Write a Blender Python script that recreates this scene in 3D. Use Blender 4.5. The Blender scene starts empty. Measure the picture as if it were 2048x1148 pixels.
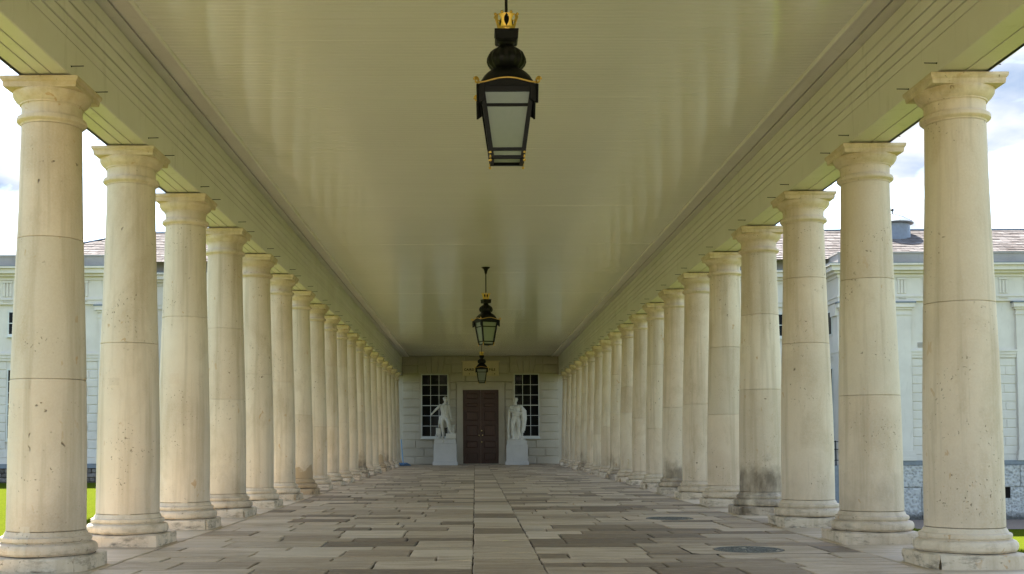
import bpy, math, random
from mathutils import Matrix, Vector, noise as mnoise

random.seed(7)
S = bpy.context.scene
COL = S.collection
PI = math.pi

# ------------------------------------------------------------------ camera
cam_d = bpy.data.cameras.new('camera')
cam = bpy.data.objects.new('camera', cam_d)
COL.objects.link(cam)
cam_d.sensor_width = 36.0
cam_d.lens = 2325.54 / 2048 * 36.0
cam_d.shift_x = (1024 - 949.735) / 2048
cam_d.shift_y = (771.529 - 574) / 2048
cam_d.clip_start = 0.05
cam_d.clip_end = 2000
cam.matrix_world = (Matrix.Translation((0, 0, 1.1)) @ Matrix.Rotation(PI / 2 + 0.0480843, 4, 'X')
                    @ Matrix.Rotation(-0.00376794, 4, 'Z'))
S.camera = cam

# ------------------------------------------------------------------ sky, sun, exposure
SUN_EL, SUN_AZ = math.radians(53), math.radians(-11)      # azimuth from +Y, negative = towards -X
world = bpy.data.worlds.new('World')
S.world = world
world.use_nodes = True
wn, wl = world.node_tree.nodes, world.node_tree.links
wn.clear()
w_out = wn.new('ShaderNodeOutputWorld')
w_bg = wn.new('ShaderNodeBackground')
w_bg.inputs['Strength'].default_value = 0.10
w_sky = wn.new('ShaderNodeTexSky')
w_sky.sky_type = 'NISHITA'
w_sky.sun_disc = False
w_sky.sun_elevation = SUN_EL
w_sky.sun_rotation = SUN_AZ
w_tc = wn.new('ShaderNodeTexCoord')
w_sep = wn.new('ShaderNodeSeparateXYZ')
wl.new(w_tc.outputs['Generated'], w_sep.inputs[0])
w_add = wn.new('ShaderNodeMath'); w_add.operation = 'ADD'; w_add.inputs[1].default_value = 0.22
w_abs = wn.new('ShaderNodeMath'); w_abs.operation = 'ABSOLUTE'
wl.new(w_sep.outputs['Z'], w_abs.inputs[0]); wl.new(w_abs.outputs[0], w_add.inputs[0])
w_dx = wn.new('ShaderNodeMath'); w_dx.operation = 'DIVIDE'
w_dy = wn.new('ShaderNodeMath'); w_dy.operation = 'DIVIDE'
wl.new(w_sep.outputs['X'], w_dx.inputs[0]); wl.new(w_add.outputs[0], w_dx.inputs[1])
wl.new(w_sep.outputs['Y'], w_dy.inputs[0]); wl.new(w_add.outputs[0], w_dy.inputs[1])
w_cmb = wn.new('ShaderNodeCombineXYZ')
wl.new(w_dx.outputs[0], w_cmb.inputs[0]); wl.new(w_dy.outputs[0], w_cmb.inputs[1])
w_n = wn.new('ShaderNodeTexNoise')
w_n.inputs['Scale'].default_value = 1.7
w_n.inputs['Detail'].default_value = 7
w_n.inputs['Roughness'].default_value = 0.56
w_n.inputs['Distortion'].default_value = 0.4
wl.new(w_cmb.outputs[0], w_n.inputs['Vector'])
w_r = wn.new('ShaderNodeValToRGB')
w_r.color_ramp.elements[0].position = 0.45
w_r.color_ramp.elements[1].position = 0.60
wl.new(w_n.outputs['Fac'], w_r.inputs['Fac'])
w_n2 = wn.new('ShaderNodeTexNoise')
w_n2.inputs['Scale'].default_value = 3.2
w_n2.inputs['Detail'].default_value = 6
wl.new(w_cmb.outputs[0], w_n2.inputs['Vector'])
w_cc = wn.new('ShaderNodeValToRGB')
w_cc.color_ramp.elements[0].position = 0.42
w_cc.color_ramp.elements[0].color = (.80, 1.03, 1.42, 1)
w_cc.color_ramp.elements[1].position = 0.62
w_cc.color_ramp.elements[1].color = (1.95, 1.97, 2.0, 1)
wl.new(w_n2.outputs['Fac'], w_cc.inputs['Fac'])
w_mix = wn.new('ShaderNodeMix'); w_mix.data_type = 'RGBA'
wl.new(w_r.outputs['Color'], w_mix.inputs['Factor'])
wl.new(w_sky.outputs['Color'], w_mix.inputs['A'])
wl.new(w_cc.outputs['Color'], w_mix.inputs['B'])
wl.new(w_mix.outputs['Result'], w_bg.inputs['Color'])
wl.new(w_bg.outputs[0], w_out.inputs['Surface'])

sun_d = bpy.data.lights.new('sun', 'SUN')
sun_d.energy = 5.0
sun_d.angle = math.radians(0.6)
sun_d.color = (1.0, 0.95, 0.86)
sun = bpy.data.objects.new('sun', sun_d)
COL.objects.link(sun)
to_sun = Vector((math.sin(SUN_AZ) * math.cos(SUN_EL), math.cos(SUN_AZ) * math.cos(SUN_EL), math.sin(SUN_EL)))
sun.rotation_euler = to_sun.to_track_quat('Z', 'Y').to_euler()
sun.location = to_sun * 120

vs = S.view_settings
vs.view_transform = 'Standard'
vs.look = 'None'
vs.gamma = 1.0
vs.use_curve_mapping = False
vs.exposure = 2.68
S.cycles.use_denoising = True
S.cycles.max_bounces = 8
S.cycles.diffuse_bounces = 3
S.cycles.glossy_bounces = 4
S.cycles.caustics_reflective = False
S.cycles.caustics_refractive = False

# ------------------------------------------------------------------ material helpers
class Mat:
    def __init__(self, name, rough=0.6, spec=0.5, metal=0.0):
        self.m = bpy.data.materials.new(name)
        self.m.use_nodes = True
        self.t = self.m.node_tree
        self.b = self.t.nodes['Principled BSDF']
        self.b.inputs['Roughness'].default_value = rough
        self.b.inputs['Specular IOR Level'].default_value = spec
        self.b.inputs['Metallic'].default_value = metal
        self._pos = None
    def n(self, kind): return self.t.nodes.new(kind)
    def l(self, a, b): self.t.links.new(a, b)
    def pos(self, scale=(1, 1, 1), coord='pos', off=None):
        if coord == 'pos':
            src = self.n('ShaderNodeNewGeometry').outputs['Position']
        else:
            src = self.n('ShaderNodeTexCoord').outputs['Object']
        mp = self.n('ShaderNodeMapping')
        mp.inputs['Scale'].default_value = scale
        self.l(src, mp.inputs['Vector'])
        if off is not None:
            self.l(off, mp.inputs['Location'])
        return mp.outputs[0]
    def noise(self, vec, scale, detail=4, rough=0.55, dist=0.0):
        x = self.n('ShaderNodeTexNoise')
        x.inputs['Scale'].default_value = scale
        x.inputs['Detail'].default_value = detail
        x.inputs['Roughness'].default_value = rough
        x.inputs['Distortion'].default_value = dist
        self.l(vec, x.inputs['Vector'])
        return x.outputs['Fac']
    def voro(self, vec, scale, feature='F1', rnd=1.0):
        x = self.n('ShaderNodeTexVoronoi')
        x.feature = feature
        x.inputs['Scale'].default_value = scale
        x.inputs['Randomness'].default_value = rnd
        self.l(vec, x.inputs['Vector'])
        return x.outputs['Distance']
    def ramp(self, fac, a, b, ca=(0, 0, 0, 1), cb=(1, 1, 1, 1), mid=None):
        r = self.n('ShaderNodeValToRGB')
        r.color_ramp.elements[0].position = a
        r.color_ramp.elements[1].position = b
        r.color_ramp.elements[0].color = ca
        r.color_ramp.elements[1].color = cb
        for p, c in (mid or []):
            e = r.color_ramp.elements.new(p); e.color = c
        self.l(fac, r.inputs['Fac'])
        return r.outputs['Color']
    def math(self, op, a, b=None, clamp=False):
        x = self.n('ShaderNodeMath'); x.operation = op; x.use_clamp = clamp
        for i, v in enumerate((a, b)):
            if v is None: continue
            if isinstance(v, (int, float)): x.inputs[i].default_value = v
            else: self.l(v, x.inputs[i])
        return x.outputs[0]
    def mix(self, fac, a, b, mode='MIX'):
        x = self.n('ShaderNodeMix'); x.data_type = 'RGBA'; x.blend_type = mode
        for key, v in (('Factor', fac), ('A', a), ('B', b)):
            if isinstance(v, (int, float)): x.inputs[key].default_value = v
            elif isinstance(v, tuple): x.inputs[key].default_value = v
            else: self.l(v, x.inputs[key])
        return x.outputs['Result']
    def color(self, c):
        if isinstance(c, tuple): self.b.inputs['Base Color'].default_value = c
        else: self.l(c, self.b.inputs['Base Color'])
    def bump(self, h, strength=0.3, dist=0.01, prev=None):
        x = self.n('ShaderNodeBump')
        x.inputs['Strength'].default_value = strength
        x.inputs['Distance'].default_value = dist
        self.l(h, x.inputs['Height'])
        if prev is not None: self.l(prev, x.inputs['Normal'])
        self.l(x.outputs[0], self.b.inputs['Normal'])
        return x.outputs[0]

def C(r, g, b): return (r, g, b, 1.0)

MATS = {}
def simple(name, c, rough=0.6, spec=0.5, metal=0.0, vary=0.12, scale=6.0):
    M = Mat(name, rough, spec, metal)
    n = M.noise(M.pos(), scale, 5)
    d = tuple(v * (1 - vary) for v in c[:3]) + (1,)
    e = tuple(min(1, v * (1 + vary)) for v in c[:3]) + (1,)
    M.color(M.ramp(n, 0.3, 0.7, d, e))
    MATS[name] = M.m
    return M

# column stone: cream limestone with pits, veins, water streaks, per-column stains ("stain", "peel", "tone" object values)
def column_stone():
    M = Mat('column_stone', 0.72, 0.35)
    oi = M.n('ShaderNodeObjectInfo')
    p = M.pos()
    big = M.noise(p, 0.9, 5, 0.6)
    base = M.ramp(big, 0.3, 0.72, C(.52, .395, .265), C(.74, .61, .455), [(0.5, C(.66, .52, .37))])
    base = M.mix(M.math('MULTIPLY', M.ramp(oi.outputs['Random'], 0, 1), 0.5), base, C(.68, .60, .46))
    base = M.mix(M.math('MULTIPLY', M.ramp(M.math('FRACT', M.math('MULTIPLY', oi.outputs['Random'], 7.3)), .45, 1.0), .38), base, C(.46, .365, .25))
    veins = M.noise(M.pos((1, 1, .45)), 2.6, 6, 0.65, .5)
    base = M.mix(M.ramp(veins, .52, .66, C(0, 0, 0), C(.42, .42, .42)), base, C(.45, .335, .20))
    fine = M.noise(p, 60, 3)
    base = M.mix(M.ramp(fine, .35, .7, C(.0, .0, .0), C(.22, .22, .22)), base, C(.74, .67, .53))
    # vertical water marks
    st = M.noise(M.pos((5, 5, .22)), 1.6, 5, .6)
    base = M.mix(M.ramp(st, .50, .72, C(0, 0, 0), C(.55, .55, .55)), base, C(.37, .285, .175))
    # pits in clusters
    wn_ = M.n('ShaderNodeTexNoise'); wn_.inputs['Scale'].default_value = 16; M.l(M.pos(), wn_.inputs['Vector'])
    wv = M.n('ShaderNodeVectorMath'); wv.operation = 'MULTIPLY_ADD'; wv.inputs[1].default_value = (.09, .09, .09)
    M.l(wn_.outputs['Color'], wv.inputs[0]); M.l(M.pos((1, 1, .8)), wv.inputs[2]); warp = wv.outputs[0]
    v = M.voro(warp, 11)
    cl = M.noise(M.pos(), 1.5, 3)
    pit = M.math('MULTIPLY', M.ramp(v, .07, .17, C(1, 1, 1), C(0, 0, 0)), M.ramp(cl, .58, .64))
    v2 = M.voro(warp, 27)
    cl2 = M.noise(M.pos(), 2.3, 2)
    pit2 = M.math('MULTIPLY', M.ramp(v2, .10, .18, C(1, 1, 1), C(0, 0, 0)), M.ramp(cl2, .52, .60))
    pits = M.math('MAXIMUM', pit, M.math('MULTIPLY', pit2, .8))
    base = M.mix(M.math('MULTIPLY', pits, .85), base, C(.14, .09, .05))
    # rusty flakes
    v3 = M.noise(M.pos((1, 1, .6)), 11, 3, .5, .5)
    cl3 = M.noise(M.pos(), .8, 2)
    fl = M.math('MULTIPLY', M.ramp(v3, .66, .69), M.ramp(cl3, .52, .6))
    base = M.mix(M.math('MULTIPLY', fl, .7), base, C(.48, .29, .13))
    # stains at the foot
    at = M.n('ShaderNodeAttribute'); at.attribute_type = 'OBJECT'; at.attribute_name = 'stain'
    at2 = M.n('ShaderNodeAttribute'); at2.attribute_type = 'OBJECT'; at2.attribute_name = 'peel'
    sz = M.n('ShaderNodeSeparateXYZ'); M.l(M.n('ShaderNodeNewGeometry').outputs['Position'], sz.inputs[0])
    edge = M.noise(M.pos(), 3.0, 6, .65)
    h = M.math('ADD', sz.outputs['Z'], M.math('MULTIPLY', edge, -1.0))
    low = M.ramp(h, .0, .30, C(1, 1, 1), C(0, 0, 0))
    soot = M.ramp(M.noise(M.pos((1.6, 1.6, .7)), 2.0, 6, .62), .34, .62)
    base = M.mix(M.math('MULTIPLY', M.math('MULTIPLY', low, soot), at.outputs['Fac'], True), base, C(.12, .088, .055))
    pe = M.ramp(M.math('ADD', sz.outputs['Z'], M.math('MULTIPLY', M.noise(M.pos(), 1.7, 5), -1.1)), .02, .05, C(1, 1, 1), C(0, 0, 0))
    base = M.mix(M.math('MULTIPLY', pe, at2.outputs['Fac']), base, C(.40, .29, .17))
    # dirt line that gathers in creases of the plinth and base
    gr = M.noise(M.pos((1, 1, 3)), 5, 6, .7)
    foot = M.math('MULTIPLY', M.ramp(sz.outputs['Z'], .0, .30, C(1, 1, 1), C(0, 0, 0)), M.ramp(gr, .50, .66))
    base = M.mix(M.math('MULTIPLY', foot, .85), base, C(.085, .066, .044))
    # ochre lichen on the capitals, plus yellow reflected light put into the colour
    cap = M.math('MULTIPLY', M.ramp(M.math('ADD', sz.outputs['Z'], -3.2), .85, 1.05), M.ramp(gr, .45, .65))
    base = M.mix(M.math('MULTIPLY', cap, .45), base, C(.46, .32, .13))
    M.color(base)
    hh = M.math('SUBTRACT', M.math('MULTIPLY', M.noise(p, 42, 5), .35), pits)
    b1 = M.bump(M.noise(p, 3.5, 4), .25, .03)
    M.bump(hh, .8, .012, b1)
    MATS['column_stone'] = M.m
column_stone()

def paving_mat():
    M = Mat('paving', 0.6, 0.4)
    oi = M.n('ShaderNodeObjectInfo')
    ge = M.n('ShaderNodeNewGeometry')
    r = M.math('FRACT', M.math('ADD', M.math('MULTIPLY', oi.outputs['Random'], 3.7), ge.outputs['Random Per Island']))
    at = M.n('ShaderNodeAttribute'); at.attribute_type = 'OBJECT'; at.attribute_name = 'pale'
    base = M.ramp(r, 0.0, 1.0, C(.14, .097, .058), C(.58, .45, .30),
                  [(.20, C(.19, .132, .078)), (.32, C(.31, .228, .142)), (.5, C(.40, .30, .19)), (.75, C(.48, .37, .24))])
    cm = M.n('ShaderNodeCombineXYZ'); M.l(M.math('MULTIPLY', r, 40), cm.inputs[0]); M.l(M.math('MULTIPLY', r, 17), cm.inputs[1])
    p = M.pos((.7, 2.6, 1), off=cm.outputs[0])
    n1 = M.noise(p, 2.3, 6, .62, .8)
    base = M.mix(M.ramp(n1, .42, .70, C(0, 0, 0), C(.6, .6, .6)), base, C(.23, .158, .09))
    n2 = M.noise(p, 9, 6, .7, .5)
    base = M.mix(M.ramp(n2, .5, .75, C(0, 0, 0), C(.55, .55, .55)), base, C(.54, .425, .28))
    n3 = M.noise(p, 45, 3)
    base = M.mix(M.ramp(n3, .55, .75, C(0, 0, 0), C(.6, .6, .6)), base, C(.10, .074, .05))
    base = M.mix(M.math('MULTIPLY', at.outputs['Fac'], .75), base, C(.66, .54, .38))
    M.color(base)
    M.l(M.ramp(n1, .3, .7, C(.48, .48, .48), C(.72, .72, .72)), M.b.inputs['Roughness'])
    hh = M.math('ADD', M.math('MULTIPLY', n2, .7), M.math('MULTIPLY', n3, .3))
    M.bump(hh, .5, .012)
    MATS['paving'] = M.m
paving_mat()

def paint(name, c, rough, dirt=.25, c_dirt=None, bumpiness=.04):
    M = Mat(name, rough, .5)
    n = M.noise(M.pos((.5, .5, .5)), 1.4, 5, .6)
    d = c_dirt or C(c[0] * .8, c[1] * .79, c[2] * .72)
    base = M.ramp(n, .35, .7, c, d)
    st = M.noise(M.pos((3.0, 3.0, .5)), 2.0, 5, .65)
    base = M.mix(M.ramp(st, .58, .78, C(0, 0, 0), C(dirt, dirt, dirt)), base, C(c[0] * .5, c[1] * .48, c[2] * .38))
    if name == 'beam_paint':
        oi = M.n('ShaderNodeObjectInfo')
        base = M.mix(M.math('MULTIPLY', oi.outputs['Random'], .22), base, C(c[0] * .72, c[1] * .70, c[2] * .66))
    M.color(base)
    M.bump(M.noise(M.pos(), 9, 3), bumpiness, .02)
    MATS[name] = M.m
    return M
M_ceil = Mat('ceiling_paint', 0.1, 0.95)
_n = M_ceil.noise(M_ceil.pos((.35, .35, 1)), 1.1, 4)
_b = M_ceil.ramp(_n, .3, .7, C(.82, .78, .73), C(.77, .73, .68))
_st = M_ceil.noise(M_ceil.pos((.12, 9, 1)), 2.2, 4, .7)
_b = M_ceil.mix(M_ceil.ramp(_st, .55, .75, C(0, 0, 0), C(.35, .35, .35)), _b, C(.68, .63, .56))
M_ceil.color(_b)
M_ceil.l(M_ceil.ramp(_st, .3, .7, C(.06, .06, .06), C(.14, .14, .14)), M_ceil.b.inputs['Roughness'])
M_ceil.bump(M_ceil.noise(M_ceil.pos((.25, 1.6, 1)), 3, 4), .04, .03)
MATS['ceiling_paint'] = M_ceil.m

paint('beam_paint', C(.78, .73, .68), .45, .45, C(.69, .64, .58), .08)
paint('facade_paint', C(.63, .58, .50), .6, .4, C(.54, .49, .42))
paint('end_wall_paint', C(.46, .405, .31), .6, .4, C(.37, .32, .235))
paint('parapet_stone', C(.34, .315, .285), .8, .6, C(.26, .235, .21), .2)
paint('white_paint', C(.62, .62, .58), .4, .2)
paint('marble', C(.66, .63, .56), .5, .75, C(.44, .41, .34), .25)
paint('pedestal_stone', C(.56, .54, .50), .65, .35, C(.46, .44, .40), .15)
paint('plaque_stone', C(.66, .54, .35), .65, .3)
simple('lead', C(.16, .18, .20), .5, .5, .3)
simple('black_iron', C(.005, .005, .005), .45, .16)
simple('black_gap', C(.012, .010, .008), .9, .1)
simple('gilding', C(.60, .39, .10), .38, .5, .95)
simple('brass', C(.85, .66, .30), .25, .5, 1.0)
simple('lettering', C(.05, .026, .012), .7, .3)
simple('blue_plastic', C(.16, .30, .46), .5)
simple('blue_cloth', C(.11, .19, .29), .9, .2, vary=.35, scale=25)
simple('cover_iron', C(.13, .13, .11), .55, .5, .4, vary=.5, scale=40)
simple('cover_fill', C(.36, .33, .25), .8, .3, vary=.5, scale=60)
simple('mortar', C(.07, .052, .034), .95, .1, vary=.4, scale=14)
simple('path', C(.20, .155, .12), .9, .2, vary=.3, scale=20)
simple('bounce_stone', C(.50, .42, .31), .8, .3, vary=.25, scale=3)  # pale tone of the bounce paving added behind the camera
simple('leaf', C(.55, .48, .22), .7)
simple('grey_bird', C(.12, .12, .13), .8)

def wood_mat():
    M = Mat('door_wood', .42, .5)
    g = M.noise(M.pos((14, 14, .8)), 2.2, 6, .65, .6)
    M.color(M.ramp(g, .3, .75, C(.028, .009, .005), C(.068, .022, .012)))
    M.bump(g, .12, .01)
    MATS['door_wood'] = M.m
wood_mat()

def dark_glass():
    M = Mat('dark_glass', .06, .5)
    M.b.inputs['Specular IOR Level'].default_value = .1
    M.color(M.ramp(M.noise(M.pos(), .6, 2), .3, .7, C(.002, .0025, .003), C(.005, .006, .0065)))
    MATS['dark_glass'] = M.m
dark_glass()

def lamp_glass():
    m = bpy.data.materials.new('frosted_glass'); m.use_nodes = True
    t = m.node_tree; t.nodes.clear()
    o = t.nodes.new('ShaderNodeOutputMaterial')
    tr = t.nodes.new('ShaderNodeBsdfTranslucent'); tr.inputs[0].default_value = C(.80, .84, .70)
    di = t.nodes.new('ShaderNodeBsdfDiffuse'); di.inputs[0].default_value = C(.45, .48, .38)
    gl = t.nodes.new('ShaderNodeBsdfGlossy'); gl.inputs['Roughness'].default_value = .12
    fr = t.nodes.new('ShaderNodeFresnel'); fr.inputs[0].default_value = 1.5
    nz = t.nodes.new('ShaderNodeTexNoise'); nz.inputs['Scale'].default_value = 8
    rp = t.nodes.new('ShaderNodeValToRGB')
    rp.color_ramp.elements[0].color = C(.5, .5, .5); rp.color_ramp.elements[1].color = C(.75, .75, .75)
    t.links.new(nz.outputs['Fac'], rp.inputs[0])
    a = t.nodes.new('ShaderNodeMixShader'); t.links.new(rp.outputs[0], a.inputs[0])
    t.links.new(di.outputs[0], a.inputs[1]); t.links.new(tr.outputs[0], a.inputs[2])
    tp = t.nodes.new('ShaderNodeBsdfTransparent'); tp.inputs[0].default_value = C(.90, .94, .86)
    a2 = t.nodes.new('ShaderNodeMixShader'); a2.inputs[0].default_value = .38
    t.links.new(a.outputs[0], a2.inputs[1]); t.links.new(tp.outputs[0], a2.inputs[2])
    b = t.nodes.new('ShaderNodeMixShader'); t.links.new(fr.outputs[0], b.inputs[0])
    t.links.new(a2.outputs[0], b.inputs[1]); t.links.new(gl.outputs[0], b.inputs[2])
    t.links.new(b.outputs[0], o.inputs['Surface'])
    MATS['frosted_glass'] = m
lamp_glass()

def slate_mat():
    M = Mat('slate', .95, .05)
    oi = M.n('ShaderNodeObjectInfo'); ge = M.n('ShaderNodeNewGeometry')
    r = M.math('FRACT', M.math('ADD', oi.outputs['Random'], ge.outputs['Random Per Island']))
    base = M.ramp(r, 0, 1, C(.115, .102, .096), C(.20, .182, .175), [(.5, C(.155, .139, .132))])
    n = M.noise(M.pos((1, 1, 3)), 2.4, 5, .6)
    base = M.mix(M.ramp(n, .5, .7, C(0, 0, 0), C(.6, .6, .6)), base, C(.075, .052, .045))
    M.color(base)
    MATS['slate'] = M.m
slate_mat()

def vermiculated():
    M = Mat('rough_base_stone', .9, .2)
    p = M.pos()
    v = M.voro(p, 9, 'SMOOTH_F1')
    n = M.noise(p, 6, 6, .7, 1.0)
    h = M.math('ADD', v, M.math('MULTIPLY', n, .8))
    base = M.ramp(h, .45, 1.0, C(.28, .275, .25), C(.50, .49, .45))
    sz = M.n('ShaderNodeSeparateXYZ'); M.l(M.n('ShaderNodeNewGeometry').outputs['Position'], sz.inputs[0])
    low_dark = M.ramp(M.math('ADD', sz.outputs['Z'], M.math('MULTIPLY', n, .5)), -2.1, -1.75, C(1, 1, 1), C(0, 0, 0))
    # the ramp clips below zero, so shift into range
    z2 = M.math('ADD', M.math('ADD', sz.outputs['Z'], 2.75), M.math('MULTIPLY', n, -.45))
    low_dark = M.ramp(z2, .05, .35, C(.85, .85, .85), C(0, 0, 0))  # darker towards the bottom of the wall, edge broken by noise
    base = M.mix(low_dark, base, C(.055, .05, .042))
    M.color(base)
    M.bump(h, 1.0, .06)
    MATS['rough_base_stone'] = M.m
    M = Mat('dark_rubble', .9, .2)
    ge = M.n('ShaderNodeNewGeometry'); oi = M.n('ShaderNodeObjectInfo')
    r = M.math('FRACT', M.math('ADD', oi.outputs['Random'], ge.outputs['Random Per Island']))
    n = M.noise(M.pos(), 10, 5)
    base = M.ramp(r, 0, 1, C(.09, .075, .06), C(.24, .21, .18))
    base = M.mix(M.ramp(n, .4, .7, C(0, 0, 0), C(.6, .6, .6)), base, C(.06, .05, .04))
    M.color(base); M.bump(n, .6, .03)
    MATS['dark_rubble'] = M.m
vermiculated()

def grass_mat():
    M = Mat('lawn_grass', 1.0, 0.0)
    n = M.noise(M.pos(), .45, 5, .6)
    f = M.noise(M.pos((1, .6, 1)), 22, 5, .7)
    base = M.ramp(f, .3, .72, C(.034, .048, .005), C(.088, .106, .009))
    base = M.mix(M.ramp(n, .4, .65, C(0, 0, 0), C(.4, .4, .4)), base, C(.066, .080, .008))
    M.color(base); M.bump(f, .7, .05)
    MATS['lawn_grass'] = M.m
    M = Mat('grass_blade', .9, .0)
    ge = M.n('ShaderNodeNewGeometry')
    M.color(M.ramp(ge.outputs['Random Per Island'], 0, 1, C(.036, .052, .005), C(.10, .12, .011)))
    MATS['grass_blade'] = M.m
grass_mat()

# ------------------------------------------------------------------ mesh helpers
class MB:
    def __init__(self): self.v = []; self.f = []
    def add(self, vs_, fs_):
        o = len(self.v); self.v += [tuple(p) for p in vs_]; self.f += [tuple(i + o for i in f) for f in fs_]
        return self
    def box(self, x0, x1, y0, y1, z0, z1):
        return self.add([(x0, y0, z0), (x1, y0, z0), (x1, y1, z0), (x0, y1, z0), (x0, y0, z1), (x1, y0, z1), (x1, y1, z1), (x0, y1, z1)],
                        [(0, 3, 2, 1), (4, 5, 6, 7), (0, 1, 5, 4), (1, 2, 6, 5), (2, 3, 7, 6), (3, 0, 4, 7)])
    def lathe(self, prof, seg=48, a0=0.0, a1=2 * PI, cx=0, cy=0, fn=None, cap=True):
        full = abs(a1 - a0 - 2 * PI) < 1e-6
        n = seg if full else seg + 1
        vs_ = []
        for r, z in prof:
            for k in range(n):
                a = a0 + (a1 - a0) * k / seg
                rr = r if fn is None else fn(r, z, a)
                vs_.append((cx + rr * math.cos(a), cy + rr * math.sin(a), z))
        fs_ = []
        for i in range(len(prof) - 1):
            for k in range(seg):
                k2 = (k + 1) % n
                fs_.append((i * n + k, i * n + k2, (i + 1) * n + k2, (i + 1) * n + k))
        if cap:
            if full:
                fs_.append(tuple(range(n - 1, -1, -1)))
                fs_.append(tuple((len(prof) - 1) * n + k for k in range(n)))
        return self.add(vs_, fs_)
    def tube(self, pts, rad, seg=8, squash=None):
        pts = [Vector(p) for p in pts]
        if isinstance(rad, (int, float)): rad = [rad] * len(pts)
        vs_ = []; m = len(pts)
        ref = Vector((0, 0, 1)) if abs((pts[-1] - pts[0]).normalized().z) < .9 else Vector((0, 1, 0))
        for i, p in enumerate(pts):
            d = (pts[min(i + 1, m - 1)] - pts[max(i - 1, 0)]).normalized()
            u = d.cross(ref).normalized(); w = u.cross(d).normalized()
            for k in range(seg):
                a = 2 * PI * k / seg
                q = p + (u * math.cos(a) + w * math.sin(a)) * rad[i]
                if squash: q = Vector((p.x + (q.x - p.x) * squash[0], p.y + (q.y - p.y) * squash[1], p.z + (q.z - p.z) * squash[2]))
                vs_.append(q)
        fs_ = []
        for i in range(m - 1):
            for k in range(seg):
                k2 = (k + 1) % seg
                fs_.append((i * seg + k, (i + 1) * seg + k, (i + 1) * seg + k2, i * seg + k2))
        fs_.append(tuple(range(seg))); fs_.append(tuple((m - 1) * seg + k for k in range(seg - 1, -1, -1)))
        return self.add(vs_, fs_)
    def ball(self, c, r, seg=12, rings=8):
        if isinstance(r, (int, float)): r = (r, r, r)
        vs_ = [(c[0], c[1], c[2] - r[2])]
        for i in range(1, rings):
            t = -PI / 2 + PI * i / rings
            for k in range(seg):
                a = 2 * PI * k / seg
                vs_.append((c[0] + r[0] * math.cos(t) * math.cos(a), c[1] + r[1] * math.cos(t) * math.sin(a), c[2] + r[2] * math.sin(t)))
        vs_.append((c[0], c[1], c[2] + r[2]))
        fs_ = [(0, 1 + (k + 1) % seg, 1 + k) for k in range(seg)]
        for i in range(rings - 2):
            for k in range(seg):
                a = 1 + i * seg + k; b = 1 + i * seg + (k + 1) % seg
                fs_.append((a, b, b + seg, a + seg))
        L = len(vs_) - 1; o = 1 + (rings - 2) * seg
        fs_ += [(o + k, o + (k + 1) % seg, L) for k in range(seg)]
        return self.add(vs_, fs_)
    def slab(self, poly, y, th, ch=.015):
        """polygon in XZ (counter-clockwise seen from -Y), front face at y, chamfered front edge"""
        n = len(poly); cx = sum(p[0] for p in poly) / n; cz = sum(p[1] for p in poly) / n
        def inset(p):
            dx, dz = p[0] - cx, p[1] - cz
            return (p[0] - math.copysign(min(ch, abs(dx) * .4), dx), p[1] - math.copysign(min(ch, abs(dz) * .4), dz))
        vs_ = [(p[0], y + th, p[1]) for p in poly] + [(p[0], y + ch, p[1]) for p in poly] + [(inset(p)[0], y, inset(p)[1]) for p in poly]
        fs_ = [tuple(2 * n + k for k in range(n))]
        for b in (0, n):
            for k in range(n):
                k2 = (k + 1) % n
                fs_.append((b + k, b + k2, b + n + k2, b + n + k))
        return self.add(vs_, fs_)
    def rect(self, x0, x1, z0, z1, y, th, ch=.015):
        return self.slab([(x0, z0), (x1, z0), (x1, z1), (x0, z1)], y, th, ch)
    def extrude_y(self, prof, y0, y1, closed=False):
        n = len(prof)
        vs_ = [(x, y0, z) for x, z in prof] + [(x, y1, z) for x, z in prof]
        fs_ = [(k, (k + 1) % n, n + (k + 1) % n, n + k) for k in range(n if closed else n - 1)]
        if closed: fs_ += [tuple(range(n - 1, -1, -1)), tuple(range(n, 2 * n))]
        return self.add(vs_, fs_)
    def mesh(self, name, smooth=False):
        m = bpy.data.meshes.new(name); m.from_pydata(self.v, [], self.f); m.update()
        if smooth:
            m.polygons.foreach_set('use_smooth', [True] * len(m.polygons))
            if smooth != 'all':
                m.set_sharp_from_angle(angle=math.radians(smooth if isinstance(smooth, (int, float)) and smooth > 1 else 40))
        return m
    def build(self, name, mat, parent=None, smooth=False, loc=None):
        return link(name, self.mesh(name, smooth), mat, parent, loc)

def link(name, me, mat=None, parent=None, loc=None):
    o = bpy.data.objects.new(name, me); COL.objects.link(o)
    if mat and len(me.materials) == 0: me.materials.append(MATS[mat])
    if parent: o.parent = parent
    if loc: o.location = loc
    return o
def thing(name, label, cat, loc=(0, 0, 0), group=None):
    o = bpy.data.objects.new(name, None); COL.objects.link(o); o.location = loc
    o['label'] = label; o['category'] = cat; o['kind'] = 'thing'
    if group: o['group'] = group
    return o
def tag(o, label, cat, group=None):
    o['label'] = label; o['category'] = cat
    if group: o['group'] = group
    return o
def structure(o): o['kind'] = 'structure'; return o
def box(name, mat, parent, *a): return MB().box(*a).build(name, mat, parent)

XC = .267            # centre line of the colonnade
NCOL, Y0, PITCH, ROW = 19, 10.361, 2.4214, 4.071
DW, DN = 56.5, 54.3  # end wall plane, wing front plane
ZS, ZCEIL = 4.334, 5.27
YN = -9.0            # near end of the roof that is built, behind the camera

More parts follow.
